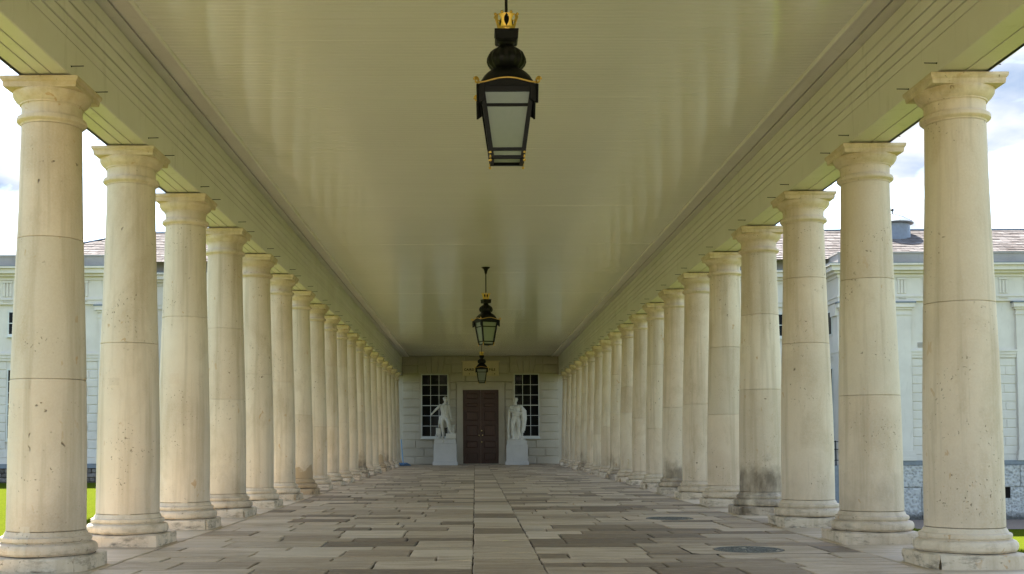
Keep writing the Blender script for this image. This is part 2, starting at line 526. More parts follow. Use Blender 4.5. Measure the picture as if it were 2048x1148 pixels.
# ------------------------------------------------------------------ ground
def smooth01(t): t = max(0, min(1, t)); return t * t * (3 - 2 * t)
def ground_z(x, y):
    if x < -4.4: return -.13 - .60 * smooth01((y - 14) / 38) * smooth01((-x - 4.6) / 5)
    if x > 5.0: return -.13 - 2.48 * smooth01((x - 5.2) / 9.5)
    return -.13
def axis(a, b, fine0, fine1, df, dc):
    r = []; t = a
    while t < b:
        r.append(t); t += df if fine0 <= t < fine1 else dc
    r.append(b); return r
gx = axis(-300, 300, -30, 34, .8, 15); gy = axis(-200, 500, -10, 70, 1.5, 20)
mb = MB()
mb.add([(x, y, ground_z(x, y)) for y in gy for x in gx],
       [(j * len(gx) + i, j * len(gx) + i + 1, (j + 1) * len(gx) + i + 1, (j + 1) * len(gx) + i) for j in range(len(gy) - 1) for i in range(len(gx) - 1)])
structure(mb.build('lawn_ground', 'lawn_grass', smooth='all'))
mb = MB(); px = [8 + .8 * i for i in range(36)]
py = [48.4, 50, 52, 54.6]
mb.add([(x, y, ground_z(x, y) + .012) for y in py for x in px],
       [(j * 36 + i, j * 36 + i + 1, (j + 1) * 36 + i + 1, (j + 1) * 36 + i) for j in range(3) for i in range(35)])
structure(mb.build('path', 'path'))

structure(MB().box(-26, 26, -45, -9.01, -.3, -.012).build('added_bounce_paving', 'bounce_stone'))  # unseen paving, added to bounce warm sunlight onto the ceiling and column fronts

# ------------------------------------------------------------------ colonnade floor
floor = structure(box('floor', 'mortar', None, XC - 4.58, XC + 4.58, -9.0, DW + .2, -.4, -.024))
def stone_outline(x0, x1, y0, y1, j, n):
    g = .006
    x0 += g * 1.6; x1 -= g * 1.6; y0 += g * .8; y1 -= g * .8
    r = lambda: random.uniform(-j, j)
    out = []
    nx = n if x1 - x0 > .5 else max(1, n - 1); ny = max(1, n - 1)
    for a, b, m in (((x0, y0), (x1, y0), nx), ((x1, y0), (x1, y1), ny), ((x1, y1), (x0, y1), nx), ((x0, y1), (x0, y0), ny)):
        for k in range(m):
            t = k / m; out.append((a[0] + (b[0] - a[0]) * t + r(), a[1] + (b[1] - a[1]) * t + r()))
    return out
def stone_mesh(mb, x0, x1, y0, y1, n=3, j=.008):
    o = stone_outline(x0, x1, y0, y1, j, n); m = len(o)
    cx, cy = (x0 + x1) / 2, (y0 + y1) / 2
    zt = random.uniform(-.004, .004); tx, ty = random.uniform(-.004, .004), random.uniform(-.004, .004)
    zz = lambda x, y, d: zt + tx * (x - cx) + ty * (y - cy) - d
    def ins(p, c): return (p[0] - math.copysign(min(c, abs(p[0] - cx)), p[0] - cx), p[1] - math.copysign(min(c, abs(p[1] - cy)), p[1] - cy))
    v = [(x, y, -.05) for x, y in o] + [(x, y, zz(x, y, .006)) for x, y in o]
    for p in o:
        q = ins(p, .011); v.append((q[0], q[1], zz(q[0], q[1], 0)))
    f = [tuple(2 * m + k for k in range(m))]
    for b in (0, m):
        for k in range(m): f.append((b + k, b + (k + 1) % m, b + m + (k + 1) % m, b + m + k))
    mb.add(v, f)
stones = []
def course(xa, xb, ystart, dmin, dmax, lmin, lmax, pale=0, alongy=False):
    y = ystart
    while y < DW - .02:
        d = min(random.uniform(dmin, dmax), DW - .01 - y)
        if DW - y - d < .2: d = DW - .01 - y
        if alongy: cuts = [xa, xb]
        else:
            cuts = [xa]; x = xa + random.uniform(.25, lmax)
            while x < xb - .28:
                cuts.append(x); x += random.uniform(lmin, lmax)
            cuts.append(xb)
        for a, b in zip(cuts, cuts[1:]): stones.append((a, b, y, y + d, pale))
        y += d
course(XC - 3.56, -.02, -8.95, .36, .70, .42, 1.12)
course(-.026, .606, -8.95, .55, 1.05, 1, 1, 0, True)
course(.60, XC + 3.56, -8.95, .36, .70, .42, 1.12)
course(XC - 4.56, XC - 3.56, -8.95, .9, 1.5, 1, 1, .8, True)
course(XC + 3.56, XC + 4.56, -8.95, .9, 1.5, 1, 1, .8, True)
COVERS = [(2.765, 11.835, .345), (2.765, 16.635, .33)]
clear = []
for cx, cy, r in COVERS:     # a plain square flag round each cover
    q = (cx - r - .30, cx + r + .38, cy - r - .10, cy + r + .10)
    clear.append(q)
kept = []
for s in stones:
    parts_ = [s]
    for q in clear:
        nxt = []
        for (a, b, c, d, p) in parts_:
            if b <= q[0] or a >= q[1] or d <= q[2] or c >= q[3]: nxt.append((a, b, c, d, p)); continue
            if c < q[2] - .05: nxt.append((a, b, c, q[2], p))
            if d > q[3] + .05: nxt.append((a, b, q[3], d, p))
            c2, d2 = max(c, q[2]), min(d, q[3])
            if a < q[0] - .05: nxt.append((a, q[0], c2, d2, p))
            if b > q[1] + .05: nxt.append((q[1], b, c2, d2, p))
        parts_ = nxt
    kept += parts_
stones = kept
seen = [s for s in stones if s[3] > 9.6]
seen.sort(key=lambda s: s[2] * (1 if abs(s[0] + s[1] - 2 * XC) / 2 < 3.6 else 1.05))
near = seen[:294]; near_set = set(near)
far = [s for s in stones if s not in near_set]
for (a, b, c, d, p) in near:
    mb = MB(); stone_mesh(mb, a, b, c, d, 4 if c < 18 else 3)
    o = mb.build('paving_stone', 'paving', floor)
    o['pale'] = (p * random.choice([.25, .6, 1.0])) if p else (random.choice([0, 0, 0, 0, .5]))
mb = MB()
for (a, b, c, d, p) in far: stone_mesh(mb, a, b, c, d, 2, .005)
o = mb.build('paving_stones', 'paving', floor); o['kind'] = 'stuff'; o['pale'] = 0.1

for i, (cx, cy, r) in enumerate(COVERS):
    q = clear[i]
    # the flag the cover is set in: a square with a round hole
    mb = MB(); N = 48; v = []; f = []
    for k in range(N):
        a = 2 * PI * k / N; ca, sa = math.cos(a), math.sin(a)
        rr = r + .012
        hx = (q[1] - .008 - cx) if ca > 0 else (cx - q[0] - .008); hy = (q[3] - .008 - cy) if sa > 0 else (cy - q[2] - .008)
        t = min(hx / abs(ca) if abs(ca) > 1e-6 else 1e9, hy / abs(sa) if abs(sa) > 1e-6 else 1e9)
        v += [(cx + rr * ca, cy + rr * sa, 0.0), (cx + t * ca, cy + t * sa, 0.0), (cx + rr * ca, cy + rr * sa, -.03)]
    for k in range(N):
        k2 = (k + 1) % N
        f += [(3 * k, 3 * k + 1, 3 * k2 + 1, 3 * k2), (3 * k + 2, 3 * k, 3 * k2, 3 * k2 + 2)]
    mb.add(v, f); o = mb.build('cover_flagstone', 'paving', floor); o['pale'] = -.15
    t = thing('drain_cover', 'round iron drain cover with a mottled infill, ' + ('nearer of the two' if i == 0 else 'farther of the two'), 'drain cover', (cx, cy, 0), 'drain covers in the paving')
    mb = MB(); mb.lathe([(r, -.03), (r, .003), (r - .025, .003), (r - .025, -.02)], 48, cap=False); mb.build('rim', 'cover_iron', t)
    mb = MB(); mb.lathe([(r - .024, -.02), (r - .026, -.006)], 48); mb.build('infill', 'cover_fill', t)
    mb = MB(); random.seed(40 + i)
    for gxn in range(-7, 8):
        for gyn in range(-7, 8):
            x, y = gxn * .045 + (.0225 if gyn % 2 else 0), gyn * .045
            if math.hypot(x, y) < r - .05 and random.random() > .12:
                s = random.uniform(.012, .019); mb.box(x - s, x + s, y - s, y + s, -.008, random.uniform(-.001, .004))
    mb.build('tread_pattern', 'cover_iron', t)['kind'] = 'stuff'
random.seed(11)

# ------------------------------------------------------------------ columns
def noisy_box(hx, hy, z0, z1, seed, chips):
    """rounded, weathered block: a subdivided box with worn edges and knocked-off corners"""
    mb = MB(); N = 14; M = 5
    idx = {}
    v = []; f = []
    def pt(i, j, k):
        if (i, j, k) in idx: return idx[(i, j, k)]
        x = -hx + 2 * hx * i / N; y = -hy + 2 * hy * j / N; z = z0 + (z1 - z0) * k / M
        ex = hx - abs(x); ey = hy - abs(y); ez = z1 - z
        P = Vector((x * 3 + seed * 7.3, y * 3, z * 5 + seed))
        nn = mnoise.noise(P * 1.6); n2 = mnoise.noise(P * 5)
        sx, sy = math.copysign(1, x), math.copysign(1, y)
        wear = .012 + .014 * nn
        if ex < 1e-6 and ey < 1e-6:
            c = chips[(0 if x < 0 else 1) + (0 if y < 0 else 2)]
            k_ = .6 + .8 * (z1 - z) / (z1 - z0) if c > .6 else 1.0; x -= sx * (wear + c * .10 * k_); y -= sy * (wear + c * .10 * k_)
        elif ex < 1e-6:
            x -= sx * max(0, .004 + .010 * n2); c = chips[(0 if x < 0 else 1) + (0 if y < 0 else 2)]
            if ey < 2 * hy / N * 2.5: x -= sx * c * (.055 if ey < 2 * hy / N * 1.5 else .02) * (1 + nn)
        elif ey < 1e-6:
            y -= sy * max(0, .004 + .010 * n2); c = chips[(0 if x < 0 else 1) + (0 if y < 0 else 2)]
            if ex < 2 * hx / N * 2.5: y -= sy * c * (.055 if ex < 2 * hx / N * 1.5 else .02) * (1 + nn)
        if ez < 1e-6 and (ex < 1e-6 or ey < 1e-6): z -= .010 + .010 * abs(nn); x -= sx * .008 * (ex < 1e-6); y -= sy * .008 * (ey < 1e-6)
        idx[(i, j, k)] = len(v); v.append((x, y, z)); return idx[(i, j, k)]
    for i in range(N):
        for j in range(N): f.append((pt(i, j, M), pt(i + 1, j, M), pt(i + 1, j + 1, M), pt(i, j + 1, M)))
    for k in range(M):
        for i in range(N):
            f.append((pt(i, 0, k), pt(i + 1, 0, k), pt(i + 1, 0, k + 1), pt(i, 0, k + 1)))
            f.append((pt(i + 1, N, k), pt(i, N, k), pt(i, N, k + 1), pt(i + 1, N, k + 1)))
            f.append((pt(0, i + 1, k), pt(0, i, k), pt(0, i, k + 1), pt(0, i + 1, k + 1)))
            f.append((pt(N, i, k), pt(N, i + 1, k), pt(N, i + 1, k + 1), pt(N, i, k + 1)))
    mb.add(v, f); return mb

BASE_PROF = [(.385, .1265), (.415, .131), (.432, .150), (.437, .175), (.434, .200), (.420, .220), (.398, .230), (.378, .232), (.374, .237), (.376, .243),
             (.386, .248), (.390, .262), (.386, .282), (.370, .290), (.360, .292), (.356, .302), (.348, .318), (.342, .326), (.340, .333)]
def shaft_r(z):
    t = (z - .333) / (3.93 - .333)
    if t < .12: return .337 - .002 * (t / .12)
    return .335 - .0745 * smooth01((t - .12) / .88 * .92) / smooth01(.92) * 1.0 + 0.0
CAP_PROF = [(.262, 3.93), (.268, 3.945), (.286, 3.953), (.300, 3.966), (.302, 3.985), (.295, 4.003), (.276, 4.010), (.268, 4.016), (.262, 4.03),
            (.262, 4.105), (.264, 4.112), (.275, 4.114), (.276, 4.124), (.288, 4.134), (.312, 4.155), (.332, 4.185), (.338, 4.205), (.336, 4.222)]
cap_mesh = MB().lathe(CAP_PROF, 48).mesh('capital', 35)
def abacus_mesh():
    mb = MB(); prof = [(.285, 4.2215), (.318, 4.2225), (.322, 4.245), (.324, 4.268), (.332, 4.276), (.340, 4.290), (.3405, 4.314), (.338, 4.3165)]
    v = []; f = []
    for h, z in prof: v += [(-h, -h, z), (h, -h, z), (h, h, z), (-h, h, z)]
    for i in range(len(prof) - 1):
        for k in range(4): f.append((4 * i + k, 4 * i + (k + 1) % 4, 4 * i + 4 + (k + 1) % 4, 4 * i + 4 + k))
    f.append((3, 2, 1, 0)); o = 4 * (len(prof) - 1); f.append((o, o + 1, o + 2, o + 3))
    mb.add(v, f); return mb.mesh('abacus')
ab_mesh = abacus_mesh()
gap_mesh = MB().box(-.226, .226, -.27, .27, 4.3165, 4.3335).mesh('shadow_gap_block')  # black block: shadow of the gap between abacus and beam, put into its colour
base_mesh = MB().lathe(BASE_PROF, 56).mesh('base', 30)
PLAIN = [noisy_box(.44, .44, -.02, .126, 3 + k, [random.choice([0, 0, .2, .5, .8]) for _ in range(4)]).mesh('plinth', 30) for k in range(8)]
ORD = ['first', 'second', 'third', 'fourth', 'fifth', 'sixth', 'seventh', 'eighth', 'ninth', 'tenth', 'eleventh', 'twelfth', 'thirteenth',
       'fourteenth', 'fifteenth', 'sixteenth', 'seventeenth', 'eighteenth', 'last']
JOINTS = {(-1, 0): [1.661, 2.912], (-1, 1): [2.183], (-1, 2): [2.73], (-1, 3): [2.818, 1.75], (-1, 4): [2.27], (-1, 5): [2.259],
          (1, 0): [2.313], (1, 1): [1.586, 2.857], (1, 2): [2.358, 3.211], (1, 3): [1.868, 2.997], (1, 4): [1.55, 2.7]}
LOOK = {(-1, 0): ('pitted', 0.15, 0), (-1, 3): ('brown-streaked', .25, 0), (-1, 6): ('brown-patched', .3, 1), (-1, 11): ('dark-footed', .9, 0), (-1, 14): ('', .3, .8),
        (-1, 15): ('', .8, 0), (1, 3): ('dark-footed', .85, 0), (1, 6): ('dark-based', .7, 0), (1, 10): ('dark-based', .65, 0), (1, 14): ('', .7, 0), (1, 5): ('pitted', .1, 0)}
PATCH = {(-1, 0): (math.radians(-115), math.radians(-92)), (-1, 1): (math.radians(-95), math.radians(-68)), (-1, 2): (math.radians(-88), math.radians(-66)),
         (-1, 4): (math.radians(-80), math.radians(-52)), (-1, 7): (math.radians(-90), math.radians(-60))}
SHAFT_PATCH = {(-1, 0): [(1.57, 1.655, -131, -98)], (-1, 1): [(1.72, 1.80, -113, -92)], (-1, 2): [(1.86, 1.99, -112, -88)], (1, 2): [(1.05, 1.2, -70, -52)], (1, 5): [(1.3, 1.42, -120, -95)]}
for side in (-1, 1):
    for i in range(NCOL):
        word, stain, peel = LOOK.get((side, i), ('', random.choice([.05, .1, .2, .3]), 0))
        row = 'left' if side < 0 else 'right'
        lab = f'{(word + " ") if word else ""}cream stone column, {ORD[i]} from the camera in the {row} row'
        t = thing('column', lab, 'column', (XC + side * ROW, Y0 + PITCH * i, 0), 'stone columns of the colonnade')
        parts = []
        pl = PLAIN[random.randrange(8)]
        o = link('plinth', pl, 'column_stone', t); o.rotation_euler.z = random.randrange(4) * PI / 2
        if i == 0: o.data = noisy_box(.44, .44, -.02, .126, 2.1 + side, [.9, .5, .4, .2] if side > 0 else [.1, .9, .2, .3]).mesh('plinth', 30); o.data.materials.append(MATS['column_stone']); o.rotation_euler.z = 0
        parts.append(o)
        parts.append(link('base', base_mesh, 'column_stone', t)); parts[-1].rotation_euler.z = random.uniform(0, 6)
        sj = random.uniform(0, 90)
        MB().lathe([(.36, .1262), (.40, .1264), (.40, .1305), (.36, .1306)], 40, fn=lambda r, z, a: r + (.030 * mnoise.noise((math.cos(a) * 1.3 + sj, math.sin(a) * 1.3, 0)) + .004 if r > .38 else 0), cap=False).build('dirt_joint', 'black_gap', t)
        if (side, i) in PATCH:
            a0, a1 = PATCH[(side, i)]
            mb = MB(); mb.lathe([(r + .0035, z) for r, z in BASE_PROF], 6, a0, a1)
            parts.append(mb.build('repair_stone', 'column_stone', t, 30))
            mb = MB(); mb.lathe([(shaft_r(.335) + .003, .332), (shaft_r(.37) + .003, .385), (shaft_r(.37) - .01, .386)], 6, a0 + .1, a1 - .02)
            parts.append(mb.build('repair_stone', 'column_stone', t, 30))
        for z0_, z1_, w0, w1 in SHAFT_PATCH.get((side, i), []):
            mb = MB(); mb.lathe([(shaft_r(z0_) - .01, z0_ - .0005), (shaft_r(z0_) + .0032, z0_), (shaft_r(z1_) + .0032, z1_), (shaft_r(z1_) - .01, z1_ + .0005)], 8, math.radians(w0), math.radians(w1))
            parts.append(mb.build('repair_stone', 'column_stone', t, 30))
        js = JOINTS.get((side, i))
        if js is None: js = [random.uniform(1.3, 2.1), random.uniform(2.5, 3.2)][: random.choice([1, 2, 2])]
        zs = [.336] + sorted(js) + [3.93]
        seg = 56 if i < 5 else 36
        for a, b in zip(zs, zs[1:]):
            g = .0022
            n = max(3, int((b - a) / .16))
            prof = [(shaft_r(a) - .008, a + .0005), (shaft_r(a) - .003, a + g)] + [(shaft_r(a + (b - a) * k / n), a + (b - a) * k / n) for k in range(1, n)] + [(shaft_r(b) - .003, b - g), (shaft_r(b) - .008, b - .0005)]
            prof.insert(2, (shaft_r(a + g * 2.5), a + g * 2.5)); prof.insert(-2, (shaft_r(b - g * 2.5), b - g * 2.5))
            sd = random.uniform(0, 50)
            wob = lambda r, z, an: r + .0022 * mnoise.noise((math.cos(an) * 1.1 + sd, math.sin(an) * 1.1, z * 1.4))
            parts.append(MB().lathe(prof, seg, fn=wob).build('shaft_drum', 'column_stone', t, 30))
        parts.append(link('capital', cap_mesh, 'column_stone', t)); parts.append(link('abacus', ab_mesh, 'column_stone', t))
        link('shadow_gap_block', gap_mesh, 'black_gap', t)
        for o in parts: o['stain'] = stain; o['peel'] = float(peel)

# ------------------------------------------------------------------ beams over the columns, ceiling
plank_z = [4.736, 4.846, 4.972, 5.105, 5.241]
for side in (-1, 1):
    row = 'left' if side < 0 else 'right'
    t = thing('entablature', f'cream painted timber beam of long boards along the {row} row of columns', 'beam', (XC, 0, 0), 'painted beams over the columns')
    def board(name, prof, y0=YN, y1=DW, mat='beam_paint'):
        p = [(side * x, z) for x, z in prof]
        if side > 0: p = p[::-1]
        return MB().extrude_y(p, y0, y1, True).build(name, mat, t)
    def plank(x0, z0, z1, th=.03, c=.006, lean=0.0):
        board('fascia_board', [(x0 + th, z0 + .0035), (x0 + c, z0 + .0035), (x0, z0 + c + .0035), (x0 + lean, z1 - c - .0035), (x0 + lean + c, z1 - .0035), (x0 + th, z1 - .0035)])
    plank(3.812, ZS, 4.640, .05, .004); plank(3.8135, 4.640, 4.736, .05, .003)
    for (a, b), (xo, ln) in zip(zip(plank_z, plank_z[1:]), ((-.005, .006), (-.007, .005), (-.009, .006), (-.006, .003))): plank(3.811 + xo, a, b, .045, .006, ln)
    # soffit boards between inner and outer face, dark joints
    for a, b in (((3.813, 3.965), (3.965, 4.085), (4.085, 4.264)) if side < 0 else ((3.813, 4.045), (4.045, 4.264))):
        board('soffit_board', [(a + .005, ZS + .03), (a + .005, ZS + .004), (a + .009, ZS), (b - .009, ZS), (b - .005, ZS + .004), (b - .005, ZS + .03)])
    board('beam_core', [(3.845, ZS + .028), (4.23, ZS + .028), (4.23, 5.30), (3.845, 5.30)], YN + .02, DW - .01, 'black_gap')
    board('outer_face', [(4.225, ZS), (4.263, ZS), (4.263, 4.72), (4.285, 4.735), (4.285, 5.02), (4.30, 5.04), (4.40, 5.16), (4.66, 5.20), (4.68, 5.34), (4.74, 5.40), (4.74, 5.44), (4.225, 5.44)])
    # flat strip, shadow groove and moulded edge at the ceiling
    board('cornice_strip', [(3.84, 5.275), (3.84, 5.2425), (3.70, 5.2425), (3.70, 5.275)])
    board('groove', [(3.70, 5.30), (3.70, 5.268), (3.672, 5.268), (3.672, 5.30)], mat='beam_paint')
    board('cornice_board', [(3.672, 5.275), (3.672, 5.246), (3.668, 5.242), (3.52, 5.242), (3.52, 5.275)])
    board('edge_moulding', [(3.52, 5.275), (3.52, 5.238), (3.512, 5.231), (3.500, 5.229), (3.488, 5.232), (3.480, 5.240), (3.474, 5.252), (3.470, 5.275)])
    pin = MB().tube([(0, 0, 0), (-.115, 0, .002)], .0045, 5).add(*([(0, -.01, -.008), (0, .01, -.008), (0, .01, .008), (0, -.01, .008), (-.02, 0, 0)], [(0, 1, 4), (1, 2, 4), (2, 3, 4), (3, 0, 4)])).mesh('metal_pin')
    for i in range(NCOL):
        yc = Y0 + PITCH * i
        for dy, zz in ((-.27, 4.415), (.40, 4.388)):
            o = link('metal_pin', pin, 'black_iron', t); o.location = (side * 3.815, yc + dy, zz)
            if side < 0: o.rotation_euler.z = PI
        o = link('metal_pin', pin, 'black_iron', t); o.location = (side * 4.26, yc - .27, 4.40)
        if side > 0: o.rotation_euler.z = PI

ceil = thing('colonnade_ceiling', 'glossy cream boarded ceiling spanning the colonnade', 'ceiling', (XC, 0, 0))
# beaded boards laid across the walk: one profile along y, extruded in x
mb = MB(); prof = []; y = YN; k = 0
random.seed(5)
while y < DW - .1:
    w = .094; dz = random.uniform(-.0003, .0003); tl = random.uniform(-.00015, .00015)
    prof += [(y + .0005, 5.2785), (y + .005, 5.2705 + dz), (y + w * .5, 5.2700 + dz + tl), (y + w - .005, 5.2705 + dz + tl), (y + w - .0005, 5.2785)]
    y += w
n = len(prof)
nx = 5; xs = [-3.69 + 7.38 * i / (nx - 1) for i in range(nx)]
mb.add([(x, p[0], p[1] + .002 * math.sin(p[0] * .9 + x * 1.3)) for x in xs for p in prof],
       [(i * n + k, (i + 1) * n + k, (i + 1) * n + k + 1, i * n + k + 1) for i in range(nx - 1) for k in range(n - 1)])
o = mb.build('ceiling_boards', 'ceiling_paint', ceil); o['kind'] = 'stuff'
# battens that cover the butt joints
for yb in [11.9, 13.9, 16.4, 20.4, 24.4, 28.6, 32.5, 36.6, 40.5, 44.6, 48.6, 52.6]:
    MB().box(-3.47, 3.47, yb, yb + .010, 5.2688, 5.272).build('joint_strip', 'ceiling_paint', ceil)
roof = structure(MB().box(XC - 4.3, XC + 4.3, YN, DW - .02, 5.46, 5.62).build('colonnade_roof', 'lead'))

# ------------------------------------------------------------------ end building: door wall and recessed fronts
eb = thing('museum_building', 'pale painted stone building closing the far end of the colonnade', 'building', (0, 0, 0))
XR0, XL0 = 17.12, 2 * XC - 17.12
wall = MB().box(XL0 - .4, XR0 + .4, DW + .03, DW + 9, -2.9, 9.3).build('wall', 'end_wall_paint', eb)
CZ = [0.0, .383, .78, 1.182, 1.57, 1.983, 2.379, 2.77, 3.179, 3.6, 3.999, 4.433, 4.859, 5.27]
WL, WR = (-2.66, -1.24), (1.845, 3.18)
DOOR = (-.88, 1.44)
random.seed(21)
def blocks(parent, x0, x1, zs, y, holes, mat, length=1.0, joint=.034, wob=.18):
    for r, (za, zb) in enumerate(zip(zs, zs[1:])):
        cuts = [(x0, x1)]
        for hx0, hx1, hz0, hz1 in holes:
            if zb <= hz0 + .02 or za >= hz1 - .02: continue
            nxt = []
            for a, b in cuts:
                if b <= hx0 or a >= hx1: nxt.append((a, b)); continue
                if a < hx0 - .05: nxt.append((a, hx0))
                if b > hx1 + .05: nxt.append((hx1, b))
            cuts = nxt
        for a, b in cuts:
            m = max(1, round((b - a) / length))
            e = [a]
            for k in range(1, m): e.append(a + (b - a) * (k + (.25 if r % 2 else -.25)) / m + random.uniform(-.05, .05))
            e.append(b)
            for p, q in zip(e, e[1:]):
                if q - p < .06: continue
                MB().rect(p + joint / 2, q - joint / 2, za + joint / 2, zb - joint / 2, y, .06, .022).build('stone_block', mat, parent)
xa, xb = XC - 3.80, XC + 3.80
holes = [(WL[0], WL[1], 1.2, 4.42), (WR[0], WR[1], 1.2, 4.42), (DOOR[0], DOOR[1], 0, 3.99),
         ((WL[0] + WL[1]) / 2 - .8, (WL[0] + WL[1]) / 2 + .8, 4.433, 5.4), ((WR[0] + WR[1]) / 2 - .8, (WR[0] + WR[1]) / 2 + .8, 4.433, 5.4)]
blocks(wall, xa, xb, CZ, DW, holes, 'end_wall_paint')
for w in (WL, WR):
    c = (w[0] + w[1]) / 2; z0, zm, z1 = 4.438, 4.859, 5.262
    MB().slab([(c - .13, z0), (c + .13, z0), (c + .17, z1), (c - .17, z1)], DW - .035, .1).build('keystone', 'end_wall_paint', wall)
    for s in (-1, 1):
        def pz(pts):
            q = [(c + s * x, z) for x, z in pts]; return q if s > 0 else q[::-1]
        MB().slab(pz([(.142, z0), (.33, z0), (.50, z1), (.182, z1)]), DW, .06).build('voussoir', 'end_wall_paint', wall)
        MB().slab(pz([(.345, z0), (.795, z0), (.795, zm - .006), (.428, zm - .006)]), DW, .06).build('voussoir', 'end_wall_paint', wall)
        MB().slab(pz([(.44, zm + .006), (.795, zm + .006), (.795, z1), (.515, z1)]), DW, .06).build('voussoir', 'end_wall_paint', wall)
def window(parent, x0, x1, z0, z1, cols, rows, y, bar=.028, sill=True, lab=None, frame_w=.06):
    w = MB()
    w.box(x0, x0 + frame_w, y, y + .08, z0, z1).box(x1 - frame_w, x1, y, y + .08, z0, z1)
    w.box(x0 + frame_w, x1 - frame_w, y + .001, y + .08, z1 - frame_w, z1).box(x0 + frame_w, x1 - frame_w, y + .001, y + .08, z0, z0 + frame_w * 1.6)
    fr = w.build('window', 'white_paint', parent)
    a0, a1, b0, b1 = x0 + frame_w, x1 - frame_w, z0 + frame_w * 1.6, z1 - frame_w
    pw, ph = (a1 - a0) / cols, (b1 - b0) / rows
    for k in range(1, cols): box('glazing_bar', 'white_paint', fr, a0 + pw * k - bar / 2, a0 + pw * k + bar / 2, y + .012, y + .06, b0, b1)
    for k in range(1, rows):
        bb = bar * (1.6 if rows > 3 and k == rows // 2 else 1)
        box('glazing_bar', 'white_paint', fr, a0, a1, y + .014, y + .058, b0 + ph * k - bb / 2, b0 + ph * k + bb / 2)
    pm = MB().box(-pw / 2 + .002, pw / 2 - .002, 0, .012, -ph / 2 + .002, ph / 2 - .002).mesh('pane')
    for i in range(cols):
        for j in range(rows):
            o = link('pane', pm, 'dark_glass', fr); o.location = (a0 + pw * (i + .5), y + .035, b0 + ph * (j + .5))
            o.rotation_euler = (random.uniform(-.006, .006), 0, random.uniform(-.006, .006))
    if sill: box('sill', 'white_paint', fr, x0 - .03, x1 + .03, y - .10, y + .02, z0 - .07, z0 - .001)
    return fr
for w in (WL, WR):
    window(eb, w[0] + .05, w[1] - .05, 1.30, 4.40, 3, 6, DW - .02, .022, frame_w=.045)
    box('window_reveal', 'end_wall_paint', eb, w[0] - .03, w[0] + .049, DW - .03, DW + .02, 1.20, 4.43)
    box('window_reveal', 'end_wall_paint', eb, w[1] - .049, w[1] + .03, DW - .03, DW + .02, 1.20, 4.43)
# door surround and door
sr = MB()
for x0, x1 in ((DOOR[0], -.61), (1.175, DOOR[1])):
    s_out = x0 if x0 < 0 else x1
    sr.box(x0, x1, DW - .06, DW + .05, .40, 3.72)
    sr.box(x0 - .03, x1 + .03, DW - .09, DW + .05, -.01, .399)
sr.box(DOOR[0], DOOR[1], DW - .061, DW + .05, 3.721, 3.90)
sr.box(DOOR[0] - .03, DOOR[1] + .03, DW - .10, DW + .05, 3.901, 4.00)
surround = sr.build('door_surround', 'plaque_stone', eb)
surround.data.materials.clear(); surround.data.materials.append(MATS['end_wall_paint'])
box('inner_architrave', 'end_wall_paint', surround, -.63, -.585, DW - .04, DW + .04, 0, 3.70)
box('inner_architrave', 'end_wall_paint', surround, 1.15, 1.195, DW - .04, DW + .04, 0, 3.70)
box('inner_architrave', 'end_wall_paint', surround, -.584, 1.149, DW - .04, DW + .04, 3.62, 3.71)
box('doorstep', 'end_wall_paint', eb, -.60, 1.17, DW - .14, DW, -.02, .035)
xm = (-.585 + 1.15) / 2
for s in (-1, 1):
    x0, x1 = (-.585, xm - .003) if s < 0 else (xm + .003, 1.15)
    d = box('door', 'door_wood', eb, x0, x1, DW - .005, DW + .03, .035, 3.62)
    st = .10
    for za, zb in ((.14, .62), (.74, 1.18), (1.32, 1.96), (2.06, 2.62), (2.74, 3.02), (3.12, 3.50)):
        mb = MB(); px0, px1 = x0 + st, x1 - st
        mb.box(px0, px1, DW - .034, DW - .004, za, za + .03).box(px0, px1, DW - .034, DW - .004, zb - .03, zb)
        mb.box(px0, px0 + .03, DW - .034, DW - .004, za + .031, zb - .031).box(px1 - .03, px1, DW - .034, DW - .004, za + .031, zb - .031)
        mb.rect(px0 + .06, px1 - .06, za + .06, zb - .06, DW - .030, .026, .03)
        mb.build('panel', 'door_wood', d)
    for zk in ([1.41] if s < 0 else [1.08, 1.41, 1.63]):
        xx = xm + s * .085 if zk == 1.41 else xm + .04
        mb = MB(); mb.ball((xx, DW - .055, zk), .035 if zk == 1.41 else .042, 12, 8); mb.tube([(xx, DW - .05, zk), (xx, DW, zk)], .016, 8)
        mb.build('knob', 'brass', d, 'all')
# inscribed plaque over the door
pq = MB().rect(-.60, 1.17, 4.30, 4.94, DW - .07, .07, .012).build('inscribed_plaque', 'plaque_stone', eb)
MB().extrude_y([(-.60, 4.941), (1.17, 4.941), (1.18, 4.97), (1.215, 5.0), (1.215, 5.035), (-.645, 5.035), (-.645, 5.0), (-.61, 4.97)], DW - .11, DW, True).build('plaque_cornice', 'plaque_stone', pq)
def words(txt, x, z, size, y, parent, sx=1.0):
    cu = bpy.data.curves.new('letters', 'FONT'); cu.body = txt; cu.size = size; cu.offset = .006; cu.extrude = .004; cu.space_character = 1.15
    tmp = bpy.data.objects.new('letters_tmp', cu); COL.objects.link(tmp)
    bpy.context.view_layer.update()
    me = bpy.data.meshes.new_from_object(tmp.evaluated_get(bpy.context.evaluated_depsgraph_get()))
    bpy.data.objects.remove(tmp)
    o = link('lettering', me, 'lettering', parent); o.location = (x, y, z); o.rotation_euler = (PI / 2, 0, 0); o.scale = (sx, 1, 1)
words('CAIRD', -.52, 4.55, .15, DW - .0735, pq, 1.0)
words('BILS', .69, 4.55, .15, DW - .0735, pq, 1.0)
for xx, zz in ((-.28, 4.37), (.94, 4.37)): box('plaque_mark', 'lettering', pq, xx, xx + .035, DW - .074, DW - .069, zz, zz + .05)

